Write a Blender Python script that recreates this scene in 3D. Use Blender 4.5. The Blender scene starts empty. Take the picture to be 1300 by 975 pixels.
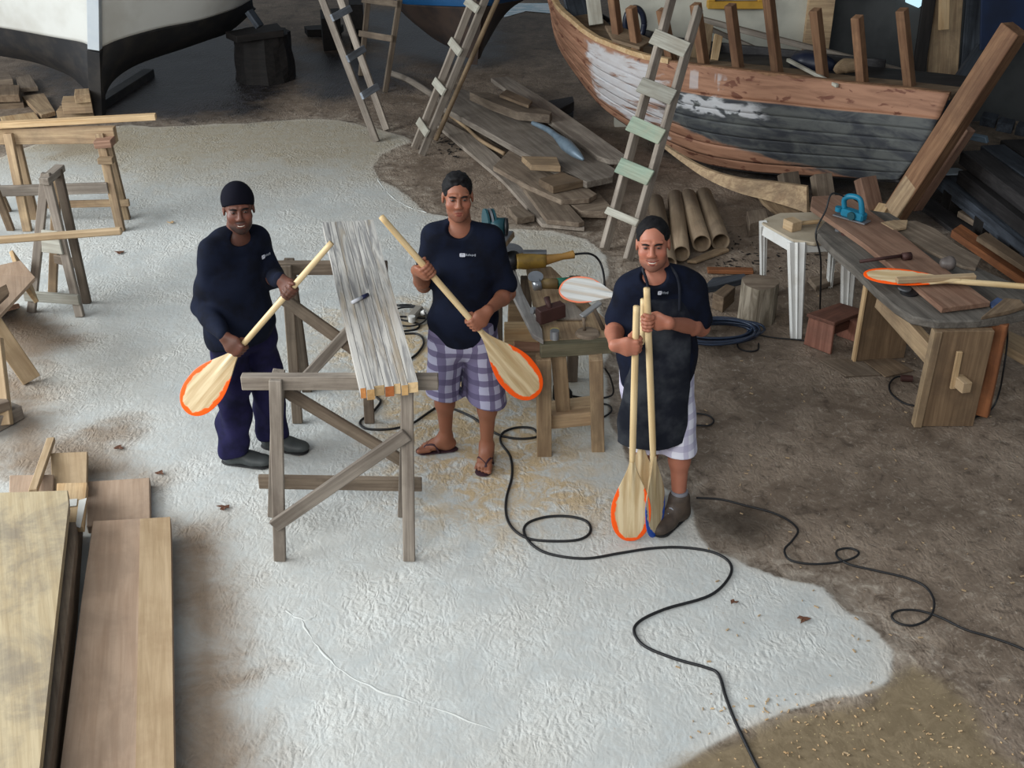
import bpy, bmesh, math, random
import numpy as np
from mathutils import Vector, Matrix, noise as mnoise

S = bpy.context.scene
COL = S.collection
RAD = math.radians
# ---------------------------------------------------------------- camera
F_PX, PITCH, CAM_H = 1500.0, RAD(30), 3.8
cd = bpy.data.cameras.new('camera'); cam = bpy.data.objects.new('camera', cd); COL.objects.link(cam)
cam.location = (0, 0, CAM_H); cam.rotation_euler = (RAD(90) - PITCH, 0, 0)
cd.sensor_width = 36; cd.sensor_fit = 'HORIZONTAL'; cd.lens = 36 * F_PX / 1300
cd.clip_end = 200
S.camera = cam
# ---------------------------------------------------------------- light and exposure
S.view_settings.view_transform = 'Standard'; S.view_settings.look = 'None'
S.view_settings.gamma = 1; S.view_settings.use_curve_mapping = False
S.view_settings.exposure = 0.0
world = bpy.data.worlds.new('sky'); S.world = world; world.use_nodes = True
wn = world.node_tree.nodes; wl = world.node_tree.links
bg = wn['Background']; bg.inputs[0].default_value = (0.80, 0.90, 1.0, 1); bg.inputs[1].default_value = 0.40

def area(name, loc, target, sx, sy, power, colr):
    d = bpy.data.lights.new(name, 'AREA'); d.shape = 'RECTANGLE'; d.size = sx; d.size_y = sy
    d.energy = power; d.color = colr
    o = bpy.data.objects.new(name, d); COL.objects.link(o); o.location = loc
    o.rotation_euler = (Vector(target) - Vector(loc)).to_track_quat('-Z', 'Y').to_euler()
    return o
area('left_opening_light', (-9.5, 5.0, 4.2), (0, 6.0, 0.3), 8, 4.0, 1350, (0.92, 0.97, 1.0))
area('front_opening_light', (-3.2, -1.6, 5.6), (-1.2, 5.0, 0.0), 6, 3.0, 470, (1.0, 0.98, 0.95))

# ---------------------------------------------------------------- pixel frame -> metres
def ray(px, py):
    x = (px - 650) / F_PX; d = (py - 487.5) / F_PX
    return (x, math.cos(PITCH) - d * math.sin(PITCH), -math.sin(PITCH) - d * math.cos(PITCH))
def G(px, py, z=0.0):
    r = ray(px, py); t = (z - CAM_H) / r[2]; return Vector((r[0] * t, r[1] * t, z))
def D(px, py, Y):
    r = ray(px, py); t = Y / r[1]; return Vector((r[0] * t, Y, CAM_H + r[2] * t))

# ---------------------------------------------------------------- object bookkeeping
W = {}
def setprops(o, label=None, cat=None, group=None, kind=None):
    if label: o['label'] = label
    if cat: o['category'] = cat
    if group: o['group'] = group
    if kind: o['kind'] = kind
    return o
def thing(name, label, cat, loc=(0, 0, 0), group=None):
    o = bpy.data.objects.new(name, None); COL.objects.link(o); o.location = loc
    o.empty_display_size = .1
    W[o.name] = Matrix.Translation(loc)
    return setprops(o, label, cat, group)
def attach(o, parent, world=None):
    world = world or Matrix.Identity(4)
    W[o.name] = world
    o.matrix_basis = world
    if parent is not None:
        o.parent = parent; o.matrix_parent_inverse = W[parent.name].inverted()
    return o
def mesh_obj(name, me, mat, parent=None, world=None, smooth=False, **kw):
    o = bpy.data.objects.new(name, me); COL.objects.link(o)
    if mat is not None:
        for m in (mat if isinstance(mat, (list, tuple)) else [mat]): me.materials.append(m)
    if smooth: me.polygons.foreach_set('use_smooth', [True] * len(me.polygons))
    attach(o, parent, world)
    return setprops(o, **kw)
def bm_obj(name, bm, mat, parent=None, world=None, smooth=False, **kw):
    bmesh.ops.recalc_face_normals(bm, faces=bm.faces)
    me = bpy.data.meshes.new(name); bm.to_mesh(me); bm.free()
    return mesh_obj(name, me, mat, parent, world, smooth, **kw)

def frame(A, B, up=(0, 0, 1)):
    A = Vector(A); B = Vector(B); x = (B - A).normalized(); up = Vector(up)
    if abs(x.dot(up.normalized())) > .97: up = Vector((0, 1, 0))
    y = up.cross(x).normalized(); z = x.cross(y)
    m = Matrix((x, y, z)).transposed().to_4x4(); m.translation = A
    return m, (B - A).length

def bx(bm, lo, hi, bev=0.0, M=None):
    r = bmesh.ops.create_cube(bm, size=1.0)
    vs = r['verts']
    for v in vs:
        v.co = Vector([lo[i] + (v.co[i] + .5) * (hi[i] - lo[i]) for i in range(3)])
    if bev > 0:
        es = list({e for v in vs for e in v.link_edges})
        rb = bmesh.ops.bevel(bm, geom=es, offset=bev, segments=1, affect='EDGES', profile=.5)
        vs = rb['verts']
        if M is not None:
            allv = {v for f in rb['faces'] for v in f.verts}
            vs = list(allv)
    if M is not None:
        for v in vs: v.co = M @ v.co
    return vs

def beam(name, A, B, w, t, mat, parent=None, up=(0, 0, 1), bev=0.004, wob=0.0, **kw):
    """rectangular timber, centre line A-B, width w (local Y), thickness t (local Z)"""
    M, L = frame(A, B, up)
    bm = bmesh.new()
    bx(bm, (0, -w / 2, -t / 2), (L, w / 2, t / 2), min(bev, w * .2, t * .2))
    if wob:
        for v in bm.verts:
            v.co.y += random.uniform(-wob, wob); v.co.z += random.uniform(-wob, wob) * .5
    return bm_obj(name, bm, mat, parent, M, **kw)

def slab(name, pts, z, t, mat, parent=None, tilt=None, bev=0.004, raw=False, **kw):
    """board lying flat: outline by points of the top face at height z, thickness t"""
    P = [Vector(p) if raw else G(p[0], p[1], (p[2] if len(p) > 2 else z)) for p in pts]
    n = len(P); k = max(range(n), key=lambda i: (P[(i + 1) % n] - P[i]).length)
    x = (P[(k + 1) % n] - P[k]).normalized()
    nn = Vector((0, 0, 0))
    for i in range(n): nn += P[i].cross(P[(i + 1) % n])
    if nn.length < 1e-9: nn = Vector((0, 0, 1))
    nn.normalize()
    if nn.z < 0 or (abs(nn.z) < 1e-3 and nn.y > 0): nn = -nn
    y = nn.cross(x).normalized(); z_ = x.cross(y)
    M = Matrix((x, y, z_)).transposed().to_4x4(); M.translation = P[k]
    Mi = M.inverted()
    bm = bmesh.new()
    top = [bm.verts.new(Mi @ p) for p in P]; bot = [bm.verts.new(Mi @ p - Vector((0, 0, t))) for p in P]
    bm.faces.new(top); bm.faces.new(bot[::-1])
    for i in range(n): bm.faces.new((top[i], top[(i + 1) % n], bot[(i + 1) % n], bot[i]))
    if bev: bmesh.ops.bevel(bm, geom=list(bm.edges), offset=min(bev, t * .2), segments=1, affect='EDGES')
    bmesh.ops.triangulate(bm, faces=[f for f in bm.faces if len(f.verts) > 4])
    return bm_obj(name, bm, mat, parent, M, **kw)

def crom(P, n=8, closed=False):
    P = [Vector(p) for p in P]; out = []
    N = len(P)
    for i in range(N if closed else N - 1):
        if closed: a, b, c, d = P[i - 1], P[i], P[(i + 1) % N], P[(i + 2) % N]
        else: a, b, c, d = P[max(i - 1, 0)], P[i], P[i + 1], P[min(i + 2, N - 1)]
        for k in range(n):
            t = k / n
            out.append(.5 * ((2 * b) + (c - a) * t + (2 * a - 5 * b + 4 * c - d) * t * t + (3 * b - a - 3 * c + d) * t ** 3))
    if not closed: out.append(P[-1])
    return out

def tube_bm(bm, P, r, seg=8, capped=True):
    rs = r if isinstance(r, (list, tuple)) else [r] * len(P)
    rings = []; prev = None
    for i, p in enumerate(P):
        t = (P[min(i + 1, len(P) - 1)] - P[max(i - 1, 0)]).normalized()
        if prev is None:
            a = Vector((0, 0, 1)) if abs(t.z) < .9 else Vector((1, 0, 0))
            u = t.cross(a).normalized()
        else:
            u = (prev - t * prev.dot(t)).normalized()
        prev = u; v = t.cross(u)
        rings.append([bm.verts.new(p + (u * math.cos(2 * math.pi * k / seg) + v * math.sin(2 * math.pi * k / seg)) * rs[i]) for k in range(seg)])
    for a, b in zip(rings, rings[1:]):
        for k in range(seg): bm.faces.new((a[k], a[(k + 1) % seg], b[(k + 1) % seg], b[k]))
    if capped:
        bm.faces.new(rings[0][::-1]); bm.faces.new(rings[-1])
    return rings
def tube(name, P, r, mat, parent=None, n=6, seg=8, sm=True, **kw):
    P = crom(P, n) if n > 1 else [Vector(p) for p in P]
    if isinstance(r, (list, tuple)):
        rr = np.interp(np.linspace(0, 1, len(P)), np.linspace(0, 1, len(r)), r).tolist()
    else: rr = r
    M = None
    if (P[-1] - P[0]).length > .05:
        M, _ = frame(P[0], P[-1]); Mi = M.inverted(); P = [Mi @ p for p in P]
    bm = bmesh.new(); tube_bm(bm, P, rr, seg)
    return bm_obj(name, bm, mat, parent, M, sm, **kw)

# ---------------------------------------------------------------- materials
def srgb(r, g, b, a=1):
    f = lambda c: (c / 255) / 12.92 if c / 255 <= .04045 else ((c / 255 + .055) / 1.055) ** 2.4
    return (f(r), f(g), f(b), a)
class NT:
    def __init__(s, name):
        s.m = bpy.data.materials.new(name); s.m.use_nodes = True
        s.n = s.m.node_tree.nodes; s.l = s.m.node_tree.links
        s.b = s.n['Principled BSDF']; s.tc = None
    def new(s, t, **kw):
        x = s.n.new(t)
        for k, v in kw.items(): setattr(x, k, v)
        return x
    def link(s, a, b): s.l.new(a, b)
    def coord(s, which='Object', scale=(1, 1, 1), rot=(0, 0, 0), rand=True):
        if s.tc is None: s.tc = s.new('ShaderNodeTexCoord'); s.oi = s.new('ShaderNodeObjectInfo')
        mp = s.new('ShaderNodeMapping'); mp.inputs['Scale'].default_value = scale; mp.inputs['Rotation'].default_value = rot
        s.link(s.tc.outputs[which], mp.inputs[0])
        if rand:
            c = s.new('ShaderNodeCombineXYZ'); mu = s.math('MULTIPLY', s.oi.outputs['Random'], 57.0)
            s.link(mu, c.inputs[0]); s.link(mu, c.inputs[1]); s.link(c.outputs[0], mp.inputs['Location'])
        return mp.outputs[0]
    def noise(s, vec, scale, detail=4, rough=.55, dist=0):
        t = s.new('ShaderNodeTexNoise'); t.inputs['Scale'].default_value = scale; t.inputs['Detail'].default_value = detail
        t.inputs['Roughness'].default_value = rough; t.inputs['Distortion'].default_value = dist
        s.link(vec, t.inputs['Vector']); return t.outputs['Fac']
    def val(s, x, inp):
        if isinstance(x, (int, float)): inp.default_value = x
        else: s.link(x, inp)
    def math(s, op, a, b=0.0, c=None):
        t = s.new('ShaderNodeMath', operation=op); s.val(a, t.inputs[0]); s.val(b, t.inputs[1])
        if c is not None: s.val(c, t.inputs[2])
        return t.outputs[0]
    def ramp(s, fac, lo, hi):
        t = s.new('ShaderNodeMapRange'); t.interpolation_type = 'SMOOTHSTEP'
        s.link(fac, t.inputs[0]); t.inputs[1].default_value = lo; t.inputs[2].default_value = hi
        return t.outputs[0]
    def mix(s, fac, a, b, mode='MIX'):
        t = s.new('ShaderNodeMix', data_type='RGBA', blend_type=mode)
        s.val(fac, t.inputs[0])
        for x, i in ((a, 6), (b, 7)):
            if isinstance(x, tuple): t.inputs[i].default_value = x
            else: s.link(x, t.inputs[i])
        return t.outputs[2]
    def attr(s, name, out='Fac'):
        t = s.new('ShaderNodeAttribute'); t.attribute_name = name; return t.outputs[out]
    def bump(s, h, strength=.3, dist=.01, normal=None):
        t = s.new('ShaderNodeBump'); s.val(strength, t.inputs['Strength']); t.inputs['Distance'].default_value = dist
        s.link(h, t.inputs['Height'])
        if normal is not None: s.link(normal, t.inputs['Normal'])
        s.link(t.outputs[0], s.b.inputs['Normal']); return t.outputs[0]
    def done(s, col, rough=.7, metal=0, spec=.3):
        if isinstance(col, tuple): s.b.inputs['Base Color'].default_value = col
        else: s.link(col, s.b.inputs['Base Color'])
        s.val(rough, s.b.inputs['Roughness']); s.b.inputs['Metallic'].default_value = metal
        s.b.inputs['Specular IOR Level'].default_value = spec
        return s.m

def wood(name, c1, c2, dirt=None, grain=1.0, rough=.75, dirt_amt=.45, var=.25, knots=None, bump=.25, scale=1.0):
    t = NT(name)
    v = t.coord('Object', (1.2 * scale, 16 * scale, 16 * scale)); v2 = t.coord('Object', (2.5, 2.5, 2.5)); v3 = t.coord('Object', (3 * scale, 70 * scale, 70 * scale))
    g = t.noise(v, 1.3, 5, .6, .6); g2 = t.noise(v3, 1.0, 3, .6)
    f = t.ramp(g, .35, .68); col = t.mix(f, c1, c2)
    fine = t.ramp(g2, .38, .7); col = t.mix(t.math('MULTIPLY', fine, .35 * grain), col, (c2[0] * .45, c2[1] * .42, c2[2] * .4, 1))
    if knots:
        vk = t.coord('Object', (5, 14, 14)); k = t.ramp(t.noise(vk, 1.0, 2, .4, .3), .6, .68)
        col = t.mix(t.math('MULTIPLY', k, .8), col, knots)
    if dirt:
        d = t.ramp(t.noise(v2, 1.2, 6, .65, .4), .42, .66); col = t.mix(t.math('MULTIPLY', d, dirt_amt), col, dirt)
    if var:
        r = t.math('MULTIPLY_ADD', t.oi.outputs['Random'], 2 * var, 1 - var)
        cc = t.new('ShaderNodeCombineColor')
        for i in range(3): t.link(r, cc.inputs[i])
        col = t.mix(1.0, col, cc.outputs[0], 'MULTIPLY')
    t.bump(t.math('ADD', g, g2), bump, .004)
    return t.done(col, rough)
def plain(name, c, rough=.5, metal=0, var=0.0, nz=.25, nscale=8, bump=.1, c2=None, spec=.4):
    t = NT(name); v = t.coord('Object')
    n = t.noise(v, nscale, 5, .6)
    c2 = c2 or (c[0] * .55, c[1] * .55, c[2] * .55, 1)
    col = t.mix(t.math('MULTIPLY', t.ramp(n, .4, .7), nz if c2 is None else min(1, nz)), c, c2)
    t.bump(n, bump, .003)
    return t.done(col, rough, metal, spec)

M_ = {}
M_['pine'] = wood('pale_pine', srgb(206, 178, 138), srgb(184, 150, 108), srgb(140, 112, 84), dirt_amt=.25)
M_['pine_old'] = wood('weathered_pine', srgb(172, 148, 116), srgb(142, 118, 92), srgb(104, 88, 72), dirt_amt=.5)
M_['grey'] = wood('grey_weathered_wood', srgb(150, 140, 128), srgb(120, 110, 100), srgb(92, 82, 72), dirt_amt=.4)
M_['greybrown'] = wood('grey_brown_wood', srgb(128, 114, 98), srgb(102, 88, 75), srgb(74, 64, 55), dirt_amt=.5)
M_['mid'] = wood('old_brown_board', srgb(132, 112, 90), srgb(108, 89, 70), srgb(78, 66, 55), dirt_amt=.5)
M_['red'] = wood('reddish_hardwood', srgb(168, 112, 80), srgb(138, 86, 60), srgb(96, 60, 44), dirt_amt=.4, knots=srgb(88, 44, 30))
M_['redbrown'] = wood('reddish_brown_board', srgb(150, 118, 98), srgb(128, 96, 78), srgb(96, 76, 64), dirt_amt=.4)
M_['postred'] = wood('warm_brown_post', srgb(142, 108, 80), srgb(112, 80, 58), srgb(74, 52, 40), dirt_amt=.4)
M_['dark'] = wood('dark_stained_timber', srgb(54, 52, 52), srgb(36, 34, 35), srgb(22, 21, 22), rough=.6)
M_['black'] = wood('blackened_wood', srgb(34, 30, 28), srgb(22, 20, 19), None)
M_['rubbed'] = wood('dusty_dark_timber', srgb(72, 78, 86), srgb(46, 50, 56), srgb(28, 30, 34), rough=.5)
M_['ply'] = wood('dirty_plywood', srgb(184, 168, 136), srgb(168, 150, 118), srgb(108, 102, 96), dirt_amt=.6, var=.05, grain=.4)
M_['plank'] = wood('pinkish_tan_plank', srgb(176, 152, 130), srgb(160, 135, 113), srgb(130, 112, 96), dirt_amt=.4, var=.06, grain=.25)
M_['plank2'] = wood('tan_plank_strip', srgb(184, 160, 128), srgb(166, 142, 110), srgb(140, 112, 82), dirt_amt=.35, var=.03, grain=.35)
M_['paddle'] = wood('light_laminated_paddle_wood', srgb(224, 200, 156), srgb(200, 170, 122), None, grain=.7, rough=.45, var=.04, bump=.08)
M_['orangewood'] = wood('orange_brown_timber', srgb(150, 96, 60), srgb(120, 74, 46), srgb(84, 54, 38))
# ---------------------------------------------------------------- the ground
slab_px = [(-260, 222), (0, 200), (80, 170), (160, 158), (250, 160), (350, 152), (430, 152), (480, 163), (515, 172), (524, 180), (505, 188), (480, 198), (472, 212),
           (480, 228), (505, 240), (520, 255), (540, 268), (580, 276), (640, 290), (700, 292), (745, 304), (772, 325), (772, 350), (764, 380), (772, 430), (780, 540), (800, 590), (850, 622),
           (880, 645), (893, 672), (905, 690), (950, 712), (1000, 735), (1040, 747), (1095, 785), (1128, 825), (1128, 868), (1095, 888), (1000, 905), (930, 935), (880, 960), (800, 1010), (700, 1100), (-400, 1100)]
wet_px = [(850, 978), (930, 938), (1000, 905), (1090, 888), (1130, 866), (1160, 850), (1200, 868), (1235, 905), (1262, 945), (1310, 975), (1400, 1100), (700, 1100)]
yel_px = [(405, 430), (450, 395), (560, 385), (640, 440), (700, 500), (770, 600), (740, 650), (640, 675), (540, 670), (520, 600), (450, 500)]
dirt_shade_px = [[(222, 665), (275, 670), (305, 820), (330, 1000), (215, 1000)], [(0, 400), (60, 405), (95, 430), (60, 460), (0, 470)], [(0, 470), (55, 500), (65, 560), (150, 575), (190, 605), (110, 615), (0, 600)],  # brown dirt; first patch also paints in the shadow beside the plank stack
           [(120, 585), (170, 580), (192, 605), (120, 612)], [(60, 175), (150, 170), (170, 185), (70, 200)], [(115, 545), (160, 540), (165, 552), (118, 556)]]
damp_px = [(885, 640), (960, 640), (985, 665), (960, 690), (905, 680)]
wet_shade_px = [[(60, 150), (128, 100), (200, 50), (300, 30), (330, 60), (375, 110), (330, 148), (180, 150)], [(370, 60), (500, 70), (520, 110), (420, 128), (372, 112)], [(440, 10), (620, 20), (640, 70), (560, 95), (480, 60)],  # black wet soil plus painted shade below and behind the hulls
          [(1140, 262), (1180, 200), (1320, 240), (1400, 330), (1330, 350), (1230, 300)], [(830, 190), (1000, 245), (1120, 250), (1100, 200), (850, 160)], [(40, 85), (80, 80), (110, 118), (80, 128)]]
def sdf_poly(P, X, Y):
    P = np.array(P); d = np.full(X.shape, 1e9); ins = np.zeros(X.shape, bool)
    for i in range(len(P)):
        a = P[i]; b = P[(i + 1) % len(P)]; e = b - a
        t = np.clip(((X - a[0]) * e[0] + (Y - a[1]) * e[1]) / (e @ e), 0, 1)
        d = np.minimum(d, np.hypot(X - a[0] - t * e[0], Y - a[1] - t * e[1]))
        c = ((a[1] > Y) != (b[1] > Y)) & (X < (b[0] - a[0]) * (Y - a[1]) / (b[1] - a[1] + 1e-12) + a[0])
        ins ^= c
    return np.where(ins, d, -d)
def topoly(px): return [G(x, y).to_2d()[:] for x, y in px]
def fbm(X, Y, s, seed):
    r = np.random.RandomState(seed); out = np.zeros(X.shape)
    amp = 1
    for o in range(4):
        for k in range(5):
            a = r.uniform(0, 2 * math.pi); f = s * 2 ** o * r.uniform(.7, 1.4); ph = r.uniform(0, 6.28)
            out += amp * np.sin((X * math.cos(a) + Y * math.sin(a)) * f + ph + 1.3 * np.sin((X * math.sin(a) - Y * math.cos(a)) * f * .7 + ph * 2))
        amp *= .5
    return out / 5
def make_floor():
    xs = np.concatenate([np.arange(-12, -5.5, .25), np.arange(-5.5, 5.5, .04), np.arange(5.5, 12.1, .25)])
    ys = np.concatenate([np.arange(-2, 2.8, .25), np.arange(2.8, 13.5, .04), np.arange(13.5, 18.3, .12)])
    X, Y = np.meshgrid(xs, ys)
    wob = .05 * fbm(X, Y, 5, 3)
    ds = sdf_poly(topoly(slab_px), X, Y) + wob
    soft = sdf_poly(topoly([(700, 1100), (800, 930), (1000, 850), (1100, 800), (1300, 860), (1300, 1100)]), X, Y) > 0
    dw = sdf_poly(topoly(wet_px), X, Y) + wob
    dy = sdf_poly(topoly(yel_px), X, Y)
    dd = np.max([sdf_poly(topoly(p), X, Y) for p in dirt_shade_px], axis=0)
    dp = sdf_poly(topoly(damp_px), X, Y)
    fl = np.maximum(sdf_poly(topoly([(-300, 120), (600, 120), (545, 275), (480, 235), (300, 225), (200, 240), (60, 215), (-300, 235)]), X, Y), sdf_poly(topoly([(600, 275), (790, 285), (795, 590), (690, 560), (640, 420)]), X, Y) )
    Z = np.zeros_like(X)
    out = np.clip(-ds / .03, 0, 1); back = np.clip(1 - (-ds) / .9, .15, 1)
    Z -= np.where(soft, .002, .016) * out * np.where(soft, 1, back)
    rough = np.clip(-ds / .3, 0, 1)
    Z += rough * .003 * fbm(X, Y, 9, 5)
    Z += .0022 * fbm(X, Y, 18, 8) * (1 - np.clip((Y - 8) / 4, 0, 1))
    n, m = X.shape
    v = np.stack([X, Y, np.minimum(Z, .0)], -1).reshape(-1, 3)
    idx = np.arange(n * m).reshape(n, m)
    q = np.stack([idx[:-1, :-1], idx[:-1, 1:], idx[1:, 1:], idx[1:, :-1]], -1).reshape(-1, 4)
    me = bpy.data.meshes.new('floor')
    me.vertices.add(len(v)); me.vertices.foreach_set('co', v.ravel().astype(np.float32))
    me.loops.add(q.size); me.loops.foreach_set('vertex_index', q.ravel().astype(np.int32))
    me.polygons.add(len(q)); me.polygons.foreach_set('loop_start', np.arange(0, q.size, 4, dtype=np.int32))
    me.update(calc_edges=True)
    for nm, a in (('slab', ds), ('wet', dw), ('yel', dy), ('dirt', dd), ('damp', dp), ('film', fl), ('wet_shade', np.max([sdf_poly(topoly(p), X, Y) for p in wet_shade_px], axis=0))):
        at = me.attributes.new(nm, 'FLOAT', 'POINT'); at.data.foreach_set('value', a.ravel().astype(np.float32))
    t = NT('boatyard_ground')
    v1 = t.coord('Object', rand=False)
    n1 = t.noise(v1, 2.2, 8, .65, .5); n2 = t.noise(v1, 11, 8, .7, .8); n3 = t.noise(v1, 45, 5, .6); nb = t.noise(v1, .55, 3)
    nj = t.math('MULTIPLY', t.math('SUBTRACT', n2, .5), .06)
    # dirt ground
    dcol = t.mix(t.ramp(n1, .32, .7), srgb(102, 88, 75), srgb(142, 126, 110))
    dcol = t.mix(t.math('MULTIPLY', t.ramp(n2, .54, .74), .7), dcol, srgb(170, 158, 142))
    dcol = t.mix(t.math('MULTIPLY', t.ramp(n2, .5, .3), .7), dcol, srgb(62, 52, 44))
    dcol = t.mix(t.math('MULTIPLY', t.ramp(t.noise(v1, 26, 6, .7, 1.2), .56, .68), .55), dcol, srgb(172, 160, 146))
    dcol = t.mix(t.math('MULTIPLY', t.ramp(t.noise(v1, 1.1, 5, .6, .6), .6, .72), .35), dcol, srgb(70, 62, 55))
    # concrete
    ccol = t.mix(t.ramp(n1, .3, .72), srgb(180, 184, 182), srgb(208, 209, 204))
    ccol = t.mix(t.math('MULTIPLY', t.ramp(n2, .35, .6), .35), ccol, srgb(176, 172, 164))
    ccol = t.mix(t.math('MULTIPLY', t.ramp(nb, .45, .7), .4), ccol, srgb(172, 164, 150))
    yf = t.ramp(t.math('ADD', t.attr('yel'), t.math('MULTIPLY', t.math('SUBTRACT', n1, .5), 1.4)), -.3, .35)
    ccol = t.mix(t.math('MULTIPLY', t.math('MULTIPLY', yf, t.ramp(n2, .36, .58)), .75), ccol, srgb(188, 158, 108))
    df = t.ramp(t.math('ADD', t.attr('dirt'), t.math('MULTIPLY', t.math('SUBTRACT', n1, .5), .7)), -.22, .16)  # dirt, and the plank stack's soft shadow put into the colour
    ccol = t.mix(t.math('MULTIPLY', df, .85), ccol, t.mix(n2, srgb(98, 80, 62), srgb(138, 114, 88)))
    bf = t.ramp(t.math('ADD', t.attr('film'), t.math('MULTIPLY', t.math('SUBTRACT', n1, .5), 1.6)), -.5, .9)
    ccol = t.mix(t.math('MULTIPLY', bf, t.math('MULTIPLY_ADD', n2, .9, .35)), ccol, srgb(160, 148, 126))
    seam = t.attr('slab')
    edge = t.math('MULTIPLY', t.ramp(seam, .10, .0), .35)
    ccol = t.mix(edge, ccol, srgb(214, 204, 190))
    sf = t.ramp(t.math('ADD', seam, nj), -.012, .018)
    col = t.mix(sf, dcol, ccol)
    # pale dust thrown over the dirt next to the slab
    du = t.math('MULTIPLY', t.ramp(t.math('ADD', seam, t.math('MULTIPLY', t.math('SUBTRACT', n2, .5), 1.6)), -.35, .35), .5)
    col = t.mix(t.math('MULTIPLY', du, t.math('SUBTRACT', 1.0, sf)), col, srgb(186, 176, 162))
    wf = t.ramp(t.math('ADD', t.attr('wet'), t.math('MULTIPLY', nj, 2.2)), -.05, .06)
    wcol = t.mix(t.ramp(n2, .35, .7), srgb(116, 101, 78), srgb(136, 120, 95))
    sp = t.ramp(t.noise(v1, 60, 2, .5), .68, .74)
    wcol = t.mix(t.math('MULTIPLY', sp, .8), wcol, srgb(196, 178, 132))
    col = t.mix(wf, col, wcol)
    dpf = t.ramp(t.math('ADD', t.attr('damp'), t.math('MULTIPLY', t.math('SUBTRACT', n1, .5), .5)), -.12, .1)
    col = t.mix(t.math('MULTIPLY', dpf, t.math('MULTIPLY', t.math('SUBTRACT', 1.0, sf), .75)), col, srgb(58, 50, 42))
    of = t.ramp(t.math('ADD', t.attr('wet_shade'), t.math('MULTIPLY', t.math('SUBTRACT', n1, .5), 1.3)), -.35, .35)  # wet ground and boat shade both darkened into the ground colour
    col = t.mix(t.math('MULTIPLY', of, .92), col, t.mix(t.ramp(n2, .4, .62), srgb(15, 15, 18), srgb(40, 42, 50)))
    # tiny chips
    vo = t.new('ShaderNodeTexVoronoi'); vo.inputs['Scale'].default_value = 15; t.link(v1, vo.inputs['Vector'])
    ch = t.ramp(vo.outputs['Distance'], .09, .05); ch = t.math('MULTIPLY', ch, t.ramp(n3, .5, .6))
    col = t.mix(t.math('MULTIPLY', ch, .5), col, srgb(182, 150, 110))
    # relief: hammered concrete
    v2 = t.coord('Object', (1.05, .6, 1), rand=False)
    vo2 = t.new('ShaderNodeTexVoronoi'); vo2.feature = 'SMOOTH_F1'; vo2.inputs['Scale'].default_value = 46
    nz = t.new('ShaderNodeTexNoise'); nz.inputs['Scale'].default_value = 9; t.link(v2, nz.inputs['Vector'])
    mx = t.mix(.14, (0, 0, 0, 1), nz.outputs['Color']); ad = t.new('ShaderNodeVectorMath', operation='ADD')
    t.link(v2, ad.inputs[0]); t.link(mx, ad.inputs[1]); t.link(ad.outputs[0], vo2.inputs['Vector'])
    h = t.math('ADD', t.math('MULTIPLY', vo2.outputs['Distance'], .7), t.math('MULTIPLY', n2, .9))
    h = t.math('ADD', h, t.math('MULTIPLY', n3, .55))
    t.bump(t.math('MULTIPLY', h, t.math('SUBTRACT', 1.0, t.math('MULTIPLY', wf, .75))), t.math('MULTIPLY_ADD', t.ramp(n1, .4, .62), .38, .2), .018)
    rg = t.math('SUBTRACT', t.math('MULTIPLY_ADD', n2, .25, .6), t.math('MULTIPLY', of, .25))
    mat = t.done(col, rg, 0, .3)
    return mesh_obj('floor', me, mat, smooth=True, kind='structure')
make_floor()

m_ridge = plain('pale_concrete_ridge', srgb(196, 198, 194), .9, nz=.5, nscale=20, c2=srgb(180, 180, 172))
for pts in ([(382, 786), (392, 806), (412, 832), (440, 856), (492, 882), (560, 902), (640, 934)], [(478, 226), (497, 250), (520, 264), (542, 270)], [(362, 776), (386, 788), (404, 780)]):
    P_ = [p + Vector((random.uniform(-.006, .006), random.uniform(-.006, .006), 0)) for p in crom([G(x, y, -.004) for x, y in pts], 5)]
    tube('trim_2', P_, [.003, .0085, .004, .009, .005, .0065, .009, .004, .0075, .003], m_ridge, None, n=2, seg=6, kind='structure')
# bright water beyond the open end of the shed
t = NT('bright_sea_water'); v = t.coord('Object', (1, 4, 1), rand=False)
t.bump(t.noise(v, 6, 4), .3, .05)
m_water = t.done(t.mix(t.ramp(t.noise(v, 3, 3), .4, .6), srgb(150, 196, 214), srgb(226, 240, 245)), .15)
bm = bmesh.new()
P = [(-30, 18.25, -.06), (40, 18.25, -.06), (40, 90, -.06), (-30, 90, -.06)]
bm.faces.new([bm.verts.new(p) for p in P])
bm_obj('water', bm, m_water, kind='structure')
bm = bmesh.new()
P = [G(640, 22, .004), G(668, 14, .004), G(700, 17, .004), G(712, 20, .004), G(712, 4, .004), G(640, 4, .004)]
bm.faces.new([bm.verts.new(p) for p in P])
bm_obj('puddle', bm, m_water, label='strip of bright water on the ground beyond the blue boat', cat='water')

# back wall panels
plaster = plain('cream_plaster_wall', srgb(186, 184, 170), .8, nz=.5, nscale=3, c2=srgb(150, 148, 138))
dkwall = plain('dark_grey_wall', srgb(74, 76, 76), .8, nz=.6, nscale=2, c2=srgb(44, 46, 48))
bluewall = plain('deep_blue_sheet', srgb(14, 32, 62), .6, nz=.6, nscale=3, c2=srgb(8, 16, 32))
def wallbox(name, x0, x1, Y, z0, z1, mat, th=.1, **kw):
    bm = bmesh.new(); bx(bm, (x0, Y, z0), (x1, Y + th, z1)); return bm_obj(name, bm, mat, **kw)
xL = D(880, 60, 11.9).x; xM = D(1018, 60, 11.9).x
wallbox('wall_back', xL - .75, xM, 11.9, -.02, 3.6, plaster, kind='structure')
wallbox('wall_back', xM, 9.5, 12.1, -.02, 3.6, dkwall, kind='structure')
wallbox('trim_1', xM, xM + .25, 11.82, -.02, 3.6, M_['pine_old'], kind='structure')
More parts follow.
